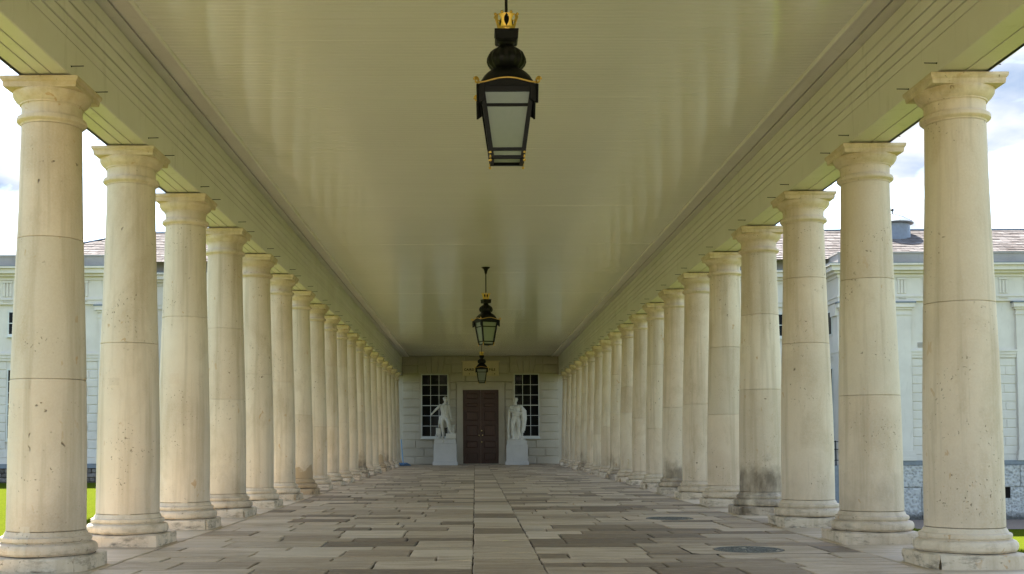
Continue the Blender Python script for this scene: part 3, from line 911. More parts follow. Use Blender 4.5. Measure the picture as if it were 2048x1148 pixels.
# recessed fronts either side of the colonnade
ZC = [.41 + .412 * k for k in range(12)]       # rusticated courses up to the string course (4.94)
def upper_order(parent, x0, x1, y, y_back, off, tri_from):
    """string course, architrave, frieze, cornice and parapet as full slabs; y = front plane"""
    def ring(name, z0, z1, out, mat='facade_paint'):
        MB().box(x0 - out * off[0], x1 + out * off[1], y - out, y_back, z0, z1).build(name, mat, parent)
    ring('string_course', 4.945, 5.08, .05); ring('string_course', 5.081, 5.22, .09); ring('string_course', 5.221, 5.31, .13)
    ring('architrave', 7.60, 7.80, .10); ring('taenia', 7.801, 7.87, .14)
    ring('frieze', 7.871, 8.74, .06)
    ring('cornice', 8.741, 8.90, .12); ring('cornice', 8.901, 9.02, .30); ring('cornice', 9.021, 9.24, .48); ring('cornice', 9.241, 9.33, .60)
    ring('cornice_lead', 9.331, 9.365, .61, 'lead')
    ring('parapet', 9.366, 9.86, .05, 'parapet_stone'); ring('parapet_cap', 9.861, 9.94, .09, 'parapet_stone')
    x = tri_from
    while x < x1 - .3:
        if x > x0 + .1:
            mb = MB()
            for k in range(3): mb.rect(x + .15 * k, x + .15 * k + .11, 7.96, 8.60, y - .11, .06, .02)
            mb.box(x - .02, x + .43, y - .125, y - .055, 8.61, 8.70)
            mb.box(x - .02, x + .43, y - .155, y - .09, 7.80, 7.86)
            for k in range(6): mb.box(x + .01 + k * .068, x + .05 + k * .068, y - .15, y - .09, 7.72, 7.77)
            mb.build('triglyph', 'facade_paint', parent)
        x += 1.19
for x0, x1 in ((XL0, XC - 4.9), (XC + 4.9, XR0)):
    box('recessed_front', 'facade_paint', eb, x0 - .1, x1 + .1, DW + .005, DW + .028, -2.7, 9.3)
    upper_order(eb, x0, x1, DW, DW + .04, (0, 0), x0 + .5)
    box('base_course', 'facade_paint', eb, x0, x1, DW - .06, DW + .02, .12, .40)
    box('base_wall', 'rough_base_stone', eb, x0, x1, DW - .10, DW + .02, -2.7, .115)
rb = [o for o in eb.children if o.name.startswith('recessed_front')]
blocks(rb[0], XL0, XC - 4.95, ZC, DW - .02, [], 'facade_paint', 1.3, .03)
blocks(rb[1], XC + 4.95, XR0, ZC, DW - .02, [(13.7, 15.2, 1.2, 4.6)], 'facade_paint', 1.3, .03)
window(eb, 13.8, 15.1, 6.1, 7.3, 3, 2, DW - .06, .04); window(eb, 13.8, 15.1, 1.25, 4.55, 3, 6, DW - .06, .035)
box('upper_parapet_front', 'parapet_stone', eb, XC - 5, XC + 5, DW - .3, DW + .05, 9.0, 9.94)

# slate roof with a hipped left end, built as courses of slates
rf = thing('slate_roof', 'weathered brown slate roof with a hipped end rising behind the parapet', 'roof', (0, 0, 0))
EY, EZ, RY, RZ = 55.6, 9.80, 61.0, 12.15
HX0, HX1 = -23.6, -17.9
MB().add([(HX0, EY, EZ), (33, EY, EZ), (33, RY, RZ), (HX1, RY, RZ), (HX0, 2 * RY - EY, EZ), (33, 2 * RY - EY, EZ)],
         [(0, 1, 2, 3), (0, 3, 4), (3, 2, 5, 4)]).build('roof_deck', 'mortar', rf)
random.seed(3)
mb = MB(); NR = 17; dy = (RY - EY) / NR; dz = (RZ - EZ) / NR
for r in range(NR):
    ya, za = EY + r * dy, EZ + r * dz
    xl = HX0 + (HX1 - HX0) * (r + .5) / NR
    x = xl + (0 if r % 2 else .22)
    while x < 32.5:
        w = random.uniform(.36, .48); lift = random.uniform(.012, .03)
        mb.add([(x, ya - .05, za + lift), (x + w - .012, ya - .05, za + lift), (x + w - .012, ya + dy, za + dz + .006), (x, ya + dy, za + dz + .006),
                (x, ya - .05, za + lift - .02), (x + w - .012, ya - .05, za + lift - .02)], [(0, 1, 2, 3), (4, 5, 1, 0)])
        x += w
o = mb.build('roof_slates', 'slate', rf); o['kind'] = 'stuff'
mb = MB().tube([(HX1, RY, RZ + .03), (33, RY, RZ + .03)], .07, 6); mb.build('ridge_roll', 'lead', rf)
MB().tube([(HX0, EY, EZ + .03), (HX1, RY, RZ + .03)], .06, 6).build('hip_roll', 'lead', rf)

cu = thing('roof_cupola', 'round grey lead cupola with a conical cap on the right roof', 'cupola', (21.83, 60.2, 11.2))
MB().lathe([(.93, -.1), (.93, .35), (.88, .42), (.84, 1.08)], 32).build('drum', 'lead', cu, 40)
MB().lathe([(.80, 1.085), (1.03, 1.13), (1.04, 1.17), (.86, 1.30), (.55, 1.48), (.25, 1.60), (.07, 1.66)], 32).build('cone_cap', 'lead', cu, 40)
for k in range(8):
    a = 2 * PI * k / 8
    MB().tube([(1.04 * math.cos(a), 1.04 * math.sin(a), 1.18), (.55 * math.cos(a), .55 * math.sin(a), 1.49), (.07 * math.cos(a), .07 * math.sin(a), 1.67)], .025, 6).build('lead_roll', 'lead', cu)
mb = MB().tube([(0, 0, 1.6), (0, 0, 1.86)], .03, 8); mb.ball((0, 0, 1.90), .08); mb.build('finial', 'black_iron', cu, 40)

# ------------------------------------------------------------------ wings
def wing(sign):
    name = 'left' if sign < 0 else 'right'
    t = thing('museum_wing', f'pale green-grey museum wing with pilasters and parapet, seen through the {name} columns', 'building', (0, 0, 0), 'museum wings')
    mx = lambda x: x if sign > 0 else 2 * XC - x
    def rng(a, b): return (a, b) if sign > 0 else (mx(b), mx(a))
    x0, x1 = rng(17.12, 31.0)
    back = DW + 8
    body = box('wall', 'facade_paint', t, x0, x1, DN + .03, back, -2.8, 9.3)
    upper_order(t, x0, x1, DN, back + .1, (1, 1), (x0 + .32 if sign > 0 else x1 - .75 - 1.19 * 11))
    pils = [(17.12, 18.12), (19.40, 20.40), (25.33, 26.33), (29.9, 30.9)]
    wins = [(21.03, 22.42), (27.4, 28.8)]
    for a, b in pils:
        a, b = rng(a, b)
        p = box('pilaster', 'facade_paint', t, a, b, DN - .12, DN + .03, .62, 6.95)
        for z0, z1, o in ((.15, .30, .12), (.301, .45, .09), (.451, .619, .05)): box('pilaster_base', 'facade_paint', p, a - o, b + o, DN - .12 - o, DN + .02, z0, z1)
        for z0, z1, o in ((6.951, 7.02, .04), (7.021, 7.20, .005), (7.201, 7.30, .08), (7.301, 7.50, .16)): box('pilaster_capital', 'facade_paint', p, a - o, b + o, DN - .12 - o, DN + .02, z0, z1)
        box('capital_lead', 'lead', p, a - .2, b + .2, DN - .32, DN + .02, 7.501, 7.575)
    holes = [rng(a, b) + (1.2, 4.6) for a, b in wins] + [rng(a - .02, b + .02) + (0, 9) for a, b in pils]
    blocks(body, x0, x1, ZC, DN, holes, 'facade_paint', .82, .035)
    for a, b in wins:
        a, b = rng(a, b)
        window(t, a, b, 6.12, 7.30, 3, 2, DN - .02, .04); window(t, a, b, 1.25, 4.58, 3, 6, DN - .02, .035)
        c = (a + b) / 2
        MB().slab([(c - .15, 4.60), (c + .15, 4.60), (c + .2, 4.94), (c - .2, 4.94)], DN - .05, .1).build('keystone', 'facade_paint', t)
    g0, g1 = rng(20.85, 21.0) if sign > 0 else rng(23.6, 23.75)
    mb = MB()
    for k in range(5): mb.box(g0 - .1, g1 + .15, DN - .012, DN + .03, 5.44 + k * .05, 5.465 + k * .05)
    mb.build('air_vent', 'parapet_stone', t)
    box('base_course', 'facade_paint', t, x0 - .02, x1, DN - .05, DN + .02, .15, .405)
    box('lead_ledge', 'lead', t, x0 - .1, x1, DN - .18, DN, -.06, .148)
    # return front of the wing, facing the colonnade
    sx = (lambda o: (x0 - o, x0 + .02)) if sign > 0 else (lambda o: (x1 - .02, x1 + o))
    a, b = sx(.10); p = box('pilaster', 'facade_paint', t, a, b, DN + .03, DN + .75, .62, 6.95)
    a, b = sx(.2); box('pilaster_capital', 'facade_paint', p, a, b, DN + .03, DN + .85, 6.951, 7.50)
    a, b = sx(.04)
    wf = MB().box(a, b, DN + 1.15, DN + 1.75, 6.12, 7.30).box(a, b, DN + 1.15, DN + 1.75, 1.25, 4.58).build('side_window', 'white_paint', t)
    a, b = sx(.05); box('pane', 'dark_glass', wf, a, b, DN + 1.21, DN + 1.69, 6.20, 7.24); box('pane', 'dark_glass', wf, a, b, DN + 1.21, DN + 1.69, 1.33, 4.52)
    # stone base below
    if sign > 0:
        base = box('base_wall', 'rough_base_stone', t, x0 - .05, x1, DN - .06, DN + .02, -2.8, -.065)
        for za, zb in ((-2.75, -1.10), (-1.10, -.07)):
            x = x0 - .1; k = 0
            while x < x1:
                w = 1.85 if k or za < -2 else .9
                q = min(x + w, x1); vx = (24.477, 24.849)
                if za < -2 and x < vx[0] < q:     # leave the vent hole open
                    MB().rect(x + .01, vx[0], za, zb - .01, DN - .17, .12, .02).build('base_stone', 'rough_base_stone', base)
                    MB().rect(vx[1], q - .01, za, zb - .01, DN - .17, .12, .02).build('base_stone', 'rough_base_stone', base)
                    MB().rect(vx[0] + .001, vx[1] - .001, za, -1.61, DN - .17, .12, .005).build('base_stone', 'rough_base_stone', base)
                    box('vent_opening', 'black_gap', base, vx[0], vx[1], DN - .10, DN - .07, -1.61, -1.10)
                else:
                    MB().rect(x + .01, q - .01, za + .01, zb - .01, DN - .17, .12, .03).build('base_stone', 'rough_base_stone', base)
                x += w; k += 1
    else:
        base = box('base_wall', 'mortar', t, x0, x1 + .05, DN - .06, DN + .02, -2.8, -.065)
        random.seed(31)
        for r in range(4):
            x = x0
            while x < x1:
                w = random.uniform(.22, .55); q = min(x + w, x1)
                if q > -23.5:
                    MB().rect(x + .012, q - .012, -.92 + r * .21 + .008, -.92 + r * .21 + .20, DN - .13 - random.uniform(0, .05), .12, .03).build('base_stone', 'dark_rubble', base)
                x += w
    return t
wing(-1); wing(1)

# iron railing at the foot of the right wing's corner
rl = thing('iron_railing', 'small black iron railing at the corner of the right museum wing', 'railing', (16.75, 53.6, -.06))
for x in (-.15, .22): MB().tube([(x, 0, -2.5), (x, 0, 1.15)], .03, 6).build('post', 'black_iron', rl)
for z in (.25, .75, 1.10): MB().tube([(-.45, 0, z), (.6, 0, z)], .02, 6).build('rail', 'black_iron', rl)
box('landing', 'lead', rl, -1.0, .3, -.3, 3.0, -2.6, .0)

# ------------------------------------------------------------------ lanterns
def lantern(y, rot, label):
    t = thing('hanging_lantern', label, 'lantern', (XC + .005, y, 3.40), 'gilt-crowned lanterns hanging from the ceiling')
    t.rotation_euler.z = rot
    K = 1.25 / 302
    Z = lambda py: (332 - py) * K
    def frustum(mb, h0, z0, h1, z1):
        mb.add([(-h0, -h0, z0), (h0, -h0, z0), (h0, h0, z0), (-h0, h0, z0), (-h1, -h1, z1), (h1, -h1, z1), (h1, h1, z1), (-h1, h1, z1)],
               [(0, 3, 2, 1), (4, 5, 6, 7), (0, 1, 5, 4), (1, 2, 6, 5), (2, 3, 7, 6), (3, 0, 4, 7)]); return mb
    hb, ht, zb, zt = .138, .214, Z(327), Z(196)
    hw = lambda z: hb + (ht - hb) * (z - zb) / (zt - zb)
    fr = MB()
    for sx, sy in ((-1, -1), (1, -1), (1, 1), (-1, 1)):
        fr.add([(sx * (hw(z) + o1), sy * (hw(z) + o2), z) for z in (zb, zt) for o1, o2 in ((-.03, -.03), (.006, -.03), (.006, .006), (-.03, .006))],
               [(0, 1, 5, 4), (1, 2, 6, 5), (2, 3, 7, 6), (3, 0, 4, 7), (0, 3, 2, 1), (4, 5, 6, 7)])
    def ringbar(z0, z1, th, ext=0.0):
        for s in (-1, 1):
            a, b = hw(z0) + ext, hw(z1) + ext
            fr.add([(-a, s * a, z0), (a, s * a, z0), (b, s * b, z1), (-b, s * b, z1), (-a, s * (a - th), z0), (a, s * (a - th), z0), (b, s * (b - th), z1), (-b, s * (b - th), z1)],
                   [(0, 1, 2, 3), (7, 6, 5, 4), (4, 5, 1, 0), (3, 2, 6, 7)])
            fr.add([(s * a, -a, z0), (s * a, a, z0), (s * b, b, z1), (s * b, -b, z1), (s * (a - th), -a, z0), (s * (a - th), a, z0), (s * (b - th), b, z1), (s * (b - th), -b, z1)],
                   [(0, 1, 2, 3), (7, 6, 5, 4), (4, 5, 1, 0), (3, 2, 6, 7)])
    ringbar(Z(331), Z(325), .03, .001); ringbar(Z(316), Z(310), .025, .002); ringbar(Z(203), Z(191), .03, .003)
    fr.build('frame', 'black_iron', t)
    for k in range(4):
        c, s = math.cos(k * PI / 2), math.sin(k * PI / 2)
        rotp = lambda x, yy, z: (x * c - yy * s, x * s + yy * c, z)
        def quad(z0, z1):
            a, b = hw(z0) - .014, hw(z1) - .014
            return MB().add([rotp(-a + .012, -a, z0), rotp(a - .012, -a, z0), rotp(b - .012, -b, z1), rotp(-b + .012, -b, z1),
                             rotp(-a + .012, -a + .005, z0), rotp(a - .012, -a + .005, z0), rotp(b - .012, -b + .005, z1), rotp(-b + .012, -b + .005, z1)],
                            [(0, 1, 2, 3), (7, 6, 5, 4), (0, 4, 5, 1), (2, 6, 7, 3), (1, 5, 6, 2), (3, 7, 4, 0)])
        quad(Z(311), Z(202)).build('glass_pane', 'frosted_glass', t)
        quad(Z(326), Z(316)).build('glass_pane', 'frosted_glass', t)
        # curved gilt bead and the pediment plate below the dome
        pts = []; plate = []
        for q in range(17):
            u = -1 + 2 * q / 16; zz = Z(190) + .052 * (math.cos(u * PI / 2) ** 1.2) + .012 * abs(u) ** 6
            pts.append(rotp(u * .238, -.240, zz))
        MB().tube(pts, .0075, 6).build('gilt_bead', 'gilding', t, 'all')
        v = [rotp(-1 * .236 + .472 * q / 16, -.235, Z(193)) for q in range(17)] + [rotp(-.236 + .472 * q / 16, -.235, Z(190) + .052 * (math.cos((-1 + q / 8) * PI / 2) ** 1.2)) for q in range(17)]
        v += [rotp(-1 * .236 + .472 * q / 16, -.215, Z(193)) for q in range(17)] + [rotp(-.236 + .472 * q / 16, -.215, Z(190) + .052 * (math.cos((-1 + q / 8) * PI / 2) ** 1.2)) for q in range(17)]
        f = [(q, q + 1, 18 + q, 17 + q) for q in range(16)] + [(34 + q + 1, 34 + q, 51 + q, 51 + q + 1) for q in range(16)] + [(17 + q, 18 + q, 52 + q, 51 + q) for q in range(16)]
        MB().add(v, f).build('pediment', 'black_iron', t)
        # corner: scroll, skirt plate, bottom balls
        cp = rotp(.245, -.245, Z(184))
        sc = []
        d = Vector((cp[0], cp[1], 0)).normalized()
        for q in range(15):
            a = q / 14 * 2.6 * PI; rr = .030 * (1 - q / 20)
            sc.append((cp[0] + d.x * (rr * math.cos(a) + .005), cp[1] + d.y * (rr * math.cos(a) + .005), cp[2] + rr * math.sin(a)))
        MB().tube(sc, .0085, 6).build('gilt_scroll', 'gilding', t, 'all')
        e0, e1 = rotp(.240, -.240, 0), rotp(.205, -.205, 0)
        mb = MB()
        for du in ((-1, 0), (0, 1)):
            dx, dy_ = rotp(du[0], du[1], 0)[:2]
            mb.tube([(e0[0], e0[1], Z(191)), (e0[0], e0[1], Z(228))], [.012, .009], 6)
            mb.add([(e0[0], e0[1], Z(191)), (e0[0] + dx * .055, e0[1] + dy_ * .055, Z(191)), (e0[0] + dx * .05, e0[1] + dy_ * .05, Z(220)), (e0[0], e0[1], Z(228)),
                    (e0[0] * .97, e0[1] * .97, Z(191)), (e0[0] * .97 + dx * .05, e0[1] * .97 + dy_ * .05, Z(191)), (e0[0] * .97 + dx * .045, e0[1] * .97 + dy_ * .045, Z(220)), (e0[0] * .97, e0[1] * .97, Z(228))],
                   [(0, 1, 2, 3), (7, 6, 5, 4), (0, 4, 5, 1), (2, 6, 7, 3), (1, 5, 6, 2)])
        mb.build('corner_bracket', 'black_iron', t)
        p = rotp(hb, -hb, 0)
        mb = MB().ball((p[0], p[1], Z(319)), .015, 10, 7); mb.ball((p[0], p[1], Z(334.5)), .013, 10, 7); mb.tube([(p[0], p[1], Z(330)), (p[0], p[1], Z(322))], .009, 6)
        mb.build('gilt_ball', 'gilding', t, 'all')
    mb = MB().lathe([(.05, Z(200)), (.05, Z(214)), (.03, Z(216)), (.03, Z(232))], 16); mb.ball((0, 0, Z(246)), (.045, .045, .065), 12, 8)
    mb.build('lamp_fitting', 'white_paint', t, 40)
    fr2 = MB()
    for s_ in (-1, 1): fr2.box(-.19, .19, s_ * .185 - .004, s_ * .185 + .004, Z(231), Z(225)); fr2.box(s_ * .185 - .004, s_ * .185 + .004, -.18, .18, Z(230.8), Z(225.2))
    fr2.build('inner_rim', 'black_iron', t)
    # square dome
    mb = MB(); prof = [(.236, Z(191)), (.229, Z(184)), (.216, Z(176)), (.192, Z(166)), (.160, Z(157)), (.125, Z(150)), (.105, Z(147)), (.10, Z(145))]
    N = 40; v = []; f = []
    for h, z in prof:
        for k in range(N):
            a = 2 * PI * k / N + PI / 4; ca, sa = math.cos(a), math.sin(a); e = 5.0
            r = h / (abs(ca) ** e + abs(sa) ** e) ** (1 / e); v.append((r * ca, r * sa, z))
    for i in range(len(prof) - 1):
        for k in range(N): f.append((i * N + k, i * N + (k + 1) % N, (i + 1) * N + (k + 1) % N, (i + 1) * N + k))
    f.append(tuple(range(N - 1, -1, -1))); f.append(tuple((len(prof) - 1) * N + k for k in range(N)))
    mb.add(v, f).build('dome', 'black_iron', t, 30)
    gad = lambda r, z, a: r * (1 + .035 * math.cos(16 * a) * min(1, max(0, (r - .08) / .06)))
    MB().lathe([(.098, Z(147)), (.118, Z(144)), (.148, Z(137)), (.159, Z(129)), (.156, Z(121)), (.140, Z(112)), (.110, Z(105)), (.074, Z(100)), (.058, Z(95)), (.060, Z(92)), (.080, Z(89.5))], 96, fn=gad).build('gadrooned_bulb', 'black_iron', t, 60)
    mb = MB(); frustum(mb, .082, Z(90), .094, Z(86)); frustum(mb, .094, Z(85.9), .094, Z(72)); frustum(mb, .099, Z(71.9), .099, Z(68)); mb.build('square_block', 'black_iron', t)
    # crown: band, eight fleurons with openings between
    cr = MB(); cr.lathe([(.066, Z(67.9)), (.074, Z(67)), (.078, Z(62)), (.074, Z(60)), (.072, Z(60))], 32); 
    crown = cr.build('crown', 'gilding', t, 40)
    for k in range(8):
        a0 = 2 * PI * (k + .5) / 8
        v = []; f = []
        for j in range(7):
            tt = j / 6; z = Z(60) + (Z(36) - Z(60)) * tt
            r = .072 + .028 * tt
            wd = (.36 - .24 * math.sin(tt * PI)) * 1.06
            for rr in (r, r - .008):
                for s in (-1, 0, 1): v.append((rr * math.cos(a0 + s * wd), rr * math.sin(a0 + s * wd), z))
        for j in range(6):
            b = j * 6
            f += [(b, b + 1, b + 7, b + 6), (b + 1, b + 2, b + 8, b + 7), (b + 4, b + 3, b + 9, b + 10), (b + 5, b + 4, b + 10, b + 11), (b + 3, b, b + 6, b + 9), (b + 2, b + 5, b + 11, b + 8)]
        f += [(36, 37, 40, 39), (37, 38, 41, 40)]
        MB().add(v, f).build('crown_leaf', 'gilding', crown, 40)
        MB().ball((.098 * math.cos(a0), .098 * math.sin(a0), Z(34)), .013, 8, 6).build('crown_pearl', 'gilding', crown, 'all')
    MB().lathe([(.052, Z(66)), (.058, Z(48)), (.045, Z(38)), (.010, Z(36))], 16).build('crown_lining', 'black_iron', crown, 40)
    top = 5.27 - 3.40
    MB().tube([(0, 0, Z(40)), (0, 0, top - .05)], .0125, 10).build('rod', 'black_iron', t, 40)
    MB().lathe([(.016, top - .17), (.030, top - .14), (.040, top - .09), (.062, top - .045), (.10, top - .02), (.105, top - .004)], 24).build('ceiling_rose', 'black_iron', t, 40)
lantern(9.5, 0, 'black lantern with gilt crown, nearest of three hanging from the ceiling')
lantern(27.65, math.radians(24), 'black lantern with gilt crown, turned cornerwise, middle of three')
lantern(45.7, 0, 'small distant black lantern with gilt crown, hanging in front of the plaque')

# ------------------------------------------------------------------ statues on pedestals
def pedestal(x0, x1, h, y0, y1, label):
    c = ((x0 + x1) / 2, (y0 + y1) / 2, 0); w, d = (x1 - x0) / 2, (y1 - y0) / 2
    t = thing('pedestal', label, 'pedestal', c, 'stone pedestals beside the door')
    def bev(name, hx, hy, z0, z1, ch=.012):
        v = []
        for z, o in ((z0, 0), (z1 - ch, 0), (z1, ch)): v += [(-hx + o, -hy + o, z), (hx - o, -hy + o, z), (hx - o, hy - o, z), (-hx + o, hy - o, z)]
        f = [(3, 2, 1, 0), (8, 9, 10, 11)] + [(4 * i + k, 4 * i + (k + 1) % 4, 4 * i + 4 + (k + 1) % 4, 4 * i + 4 + k) for i in range(2) for k in range(4)]
        MB().add(v, f).build(name, 'pedestal_stone', t)
    bev('base', w + .04, d + .04, -.01, .155); bev('die', w - .01, d - .01, .156, h - .20); bev('cap', w - .05, d - .05, h - .199, h)
def sculpt(mb, name, parent, mat, vox=.017):
    me = mb.mesh(name + '_raw')
    o = bpy.data.objects.new(name + '_raw', me); COL.objects.link(o)
    m = o.modifiers.new('r', 'REMESH'); m.mode = 'VOXEL'; m.voxel_size = vox; m.use_smooth_shade = True
    s = o.modifiers.new('s', 'SMOOTH'); s.factor = .5; s.iterations = 2
    bpy.context.view_layer.update()
    out = bpy.data.meshes.new_from_object(o.evaluated_get(bpy.context.evaluated_depsgraph_get()))
    bpy.data.objects.remove(o); bpy.data.meshes.remove(me)
    out.materials.clear()
    out.polygons.foreach_set('use_smooth', [True] * len(out.polygons))
    return link(name, out, mat, parent)
def head(mb, x, y, z, turn=0.0):
    R = Matrix.Rotation(turn, 3, 'Z')
    def b(dx, dy, dz, r):
        v = R @ Vector((dx, dy, dz)); mb.ball((x + v.x, y + v.y, z + v.z), r, 12, 8)
    b(0, .015, .03, (.098, .118, .118)); b(0, -.02, -.05, (.078, .088, .095)); b(0, -.06, -.115, (.042, .04, .032))
    b(0, -.118, -.015, (.017, .026, .036)); b(0, -.098, .040, (.07, .025, .016)); b(0, -.10, -.075, (.034, .018, .012))
    b(.096, .015, -.012, (.016, .028, .036)); b(-.096, .015, -.012, (.016, .028, .036))
    b(.038, -.098, .012, (.016, .012, .009)); b(-.038, -.098, .012, (.016, .012, .009))
    for k in range(14):
        a = k * 2.4; b(.08 * math.cos(a), .05 + .07 * math.sin(a), .05 + .06 * ((k % 4) / 3), (.04, .04, .035))
def hand(mb, wrist, direction, spread=1):
    d = Vector(direction).normalized(); w = Vector(wrist)
    side = d.cross(Vector((0, 1, 0))).normalized() if abs(d.y) < .9 else Vector((1, 0, 0))
    mb.tube([w - d * .02, w + d * .045, w + d * .09], [.032, .042, .036], 8)
    for k, (o, L) in enumerate(((-.030, .075), (-.010, .090), (.011, .085), (.030, .065))):
        p = w + d * .085 + side * o * spread
        mb.tube([p, p + d * L * .55 + Vector((0, -.012, 0)), p + d * L + Vector((0, .004, -.012))], [.0125, .0115, .009], 6)
    p = w + d * .035 - side * .038
    mb.tube([p, p + d * .035 - side * .022, p + d * .075 - side * .018], [.015, .013, .010], 6)
HL = 1.215
pedestal(-1.974, -.866, HL, 55.05, 55.95, 'grey stone pedestal left of the brown door')
st1 = thing('statue', 'white marble statue of a man in a tailcoat, one foot raised on a block', 'statue', (-1.45, 55.55, HL), 'marble statues beside the door')
mb = MB()
mb.box(-.50, .52, -.30, .28, 0.002, .05)
head(mb, .04, -.02, 1.905, .25)
mb.tube([(.02, .02, 1.60), (.035, .0, 1.80)], [.085, .068], 10)
mb.tube([(.0, 0, .98), (-.01, -.01, 1.12), (0, -.02, 1.28), (.0, -.02, 1.45), (0, 0, 1.60), (.01, .01, 1.67)], [.175, .165, .165, .195, .185, .09], 14, (1.08, .72, 1))
mb.ball((-.185, 0, 1.615), (.085, .085, .075)); mb.ball((.19, 0, 1.60), (.085, .085, .075))
mb.tube([(-.19, 0, 1.62), (-.36, -.04, 1.47), (-.54, -.10, 1.29)], [.078, .064, .045], 10); hand(mb, (-.55, -.105, 1.275), (-.6, -.25, -.75))
mb.tube([(.19, 0, 1.61), (.25, .03, 1.32), (.31, -.08, 1.07)], [.078, .064, .045], 10); hand(mb, (.31, -.085, 1.05), (.25, -.2, -.95))
mb.tube([(-.09, 0, 1.02), (-.12, -.02, .80), (-.10, -.03, .56), (-.075, .01, .36), (-.06, .02, .12), (-.06, .02, .07)], [.125, .115, .082, .076, .052, .055], 12)
mb.tube([(-.06, .05, .075), (-.075, -.06, .075), (-.10, -.17, .06)], [.048, .046, .030], 8)
mb.tube([(.09, 0, 1.02), (.16, -.12, .88), (.20, -.20, .72), (.245, -.17, .52), (.30, -.14, .34), (.305, -.14, .31)], [.125, .112, .085, .078, .052, .055], 12)
mb.tube([(.30, -.11, .31), (.345, -.20, .30), (.40, -.28, .285)], [.048, .045, .030], 8)
# waistcoat lapels, collar, sword belt
mb.tube([(-.10, -.135, 1.62), (-.05, -.155, 1.40), (-.02, -.145, 1.20)], [.03, .028, .02], 6); mb.tube([(.11, -.13, 1.62), (.07, -.155, 1.40), (.04, -.145, 1.20)], [.03, .028, .02], 6)
mb.tube([(-.09, .04, 1.70), (0, -.07, 1.70), (.1, .03, 1.70)], .028, 6); mb.tube([(-.17, -.05, 1.08), (0, -.13, 1.06), (.18, -.05, 1.08)], .02, 6)
# coat tails
for k in range(7):
    u = k / 6
    mb.tube([(-.17 + .30 * u, .10, 1.10), (-.22 + .36 * u, .15, .85), (-.27 + .42 * u, .17, .60 - .05 * math.sin(u * 3))], [.06, .065, .055], 7)
mb.tube([(-.20, .02, 1.12), (-.25, .06, .86), (-.28, .10, .58)], [.05, .055, .05], 7)
sculpt(mb, 'figure', st1, 'marble')
MB().rect(.06, .56, .05, .285, -.32, .5, .02).build('raised_block', 'marble', st1)
mb = MB().tube([(.36, .10, .05), (.36, .10, .70)], [.12, .10], 12); mb.tube([(.36, .10, .65), (.36, .10, .70)], .13, 12); mb.build('stump', 'marble', st1, 40)
MB().tube([(.26, -.14, .99), (.34, -.17, .985), (.47, -.20, .95)], [.05, .06, .035], 8, (1, 1, .45)).build('scroll', 'marble', st1, 'all')
MB().rect(-.42, -.17, .06, .56, .02, .22, .03).build('draped_block', 'marble', st1)
mb = MB()
for q in range(3): mb.tube([(-.34 + .095 * math.cos(a * PI / 8), -.18 + q * .04, .155 + .095 * math.sin(a * PI / 8)) for a in range(17)], .024, 7)
mb.build('rope_coil', 'marble', st1, 'all')
mb = MB().ball((-.06, -.452, -.10), (.045, .02, .05)); mb.tube([(-.06, -.445, -.06), (-.06, -.40, .0), (-.06, -.30, .05)], .014, 6); mb.build('anchor_ring', 'marble', st1, 'all')

HR = 1.155
pedestal(1.475, 2.503, HR, 55.05, 55.95, 'grey stone pedestal right of the brown door')
st2 = thing('statue', 'white marble statue of a cloaked man with folded arms', 'statue', (1.96, 55.52, HR), 'marble statues beside the door')
mb = MB()
mb.box(-.44, .44, -.28, .28, 0.002, .05)
head(mb, -.03, -.02, 1.90, -.35)
mb.tube([(-.02, .02, 1.60), (-.03, .0, 1.80)], [.085, .068], 10)
mb.tube([(.0, 0, 1.0), (0, -.01, 1.15), (0, -.02, 1.30), (0, -.02, 1.46), (0, 0, 1.60), (0, .01, 1.68)], [.185, .175, .175, .20, .19, .09], 14, (1.08, .74, 1))
mb.ball((-.20, 0, 1.62), (.09, .09, .08)); mb.ball((.20, 0, 1.62), (.09, .09, .08))
mb.tube([(-.21, 0, 1.62), (-.27, -.04, 1.42), (-.10, -.20, 1.37), (.10, -.21, 1.33)], [.082, .070, .058, .045], 10); hand(mb, (.11, -.21, 1.33), (.95, -.05, -.15))
mb.tube([(.21, 0, 1.62), (.33, -.03, 1.38), (.20, -.17, 1.28), (.08, -.20, 1.27)], [.082, .070, .056, .045], 10); hand(mb, (.07, -.205, 1.27), (-.95, -.05, .1))
mb.tube([(-.10, 0, 1.04), (-.15, -.04, .84), (-.18, -.05, .62), (-.175, .0, .40), (-.17, .02, .14), (-.17, .02, .08)], [.125, .118, .086, .080, .055, .058], 12)
mb.tube([(-.16, .05, .075), (-.22, -.06, .075), (-.30, -.16, .06)], [.048, .046, .030], 8)
mb.tube([(.10, 0, 1.04), (.12, -.02, .82), (.125, -.02, .58), (.15, .01, .38), (.165, .02, .12), (.165, .02, .08)], [.125, .115, .084, .078, .054, .058], 12)
mb.tube([(.16, .05, .075), (.18, -.07, .075), (.21, -.18, .06)], [.048, .046, .030], 8)
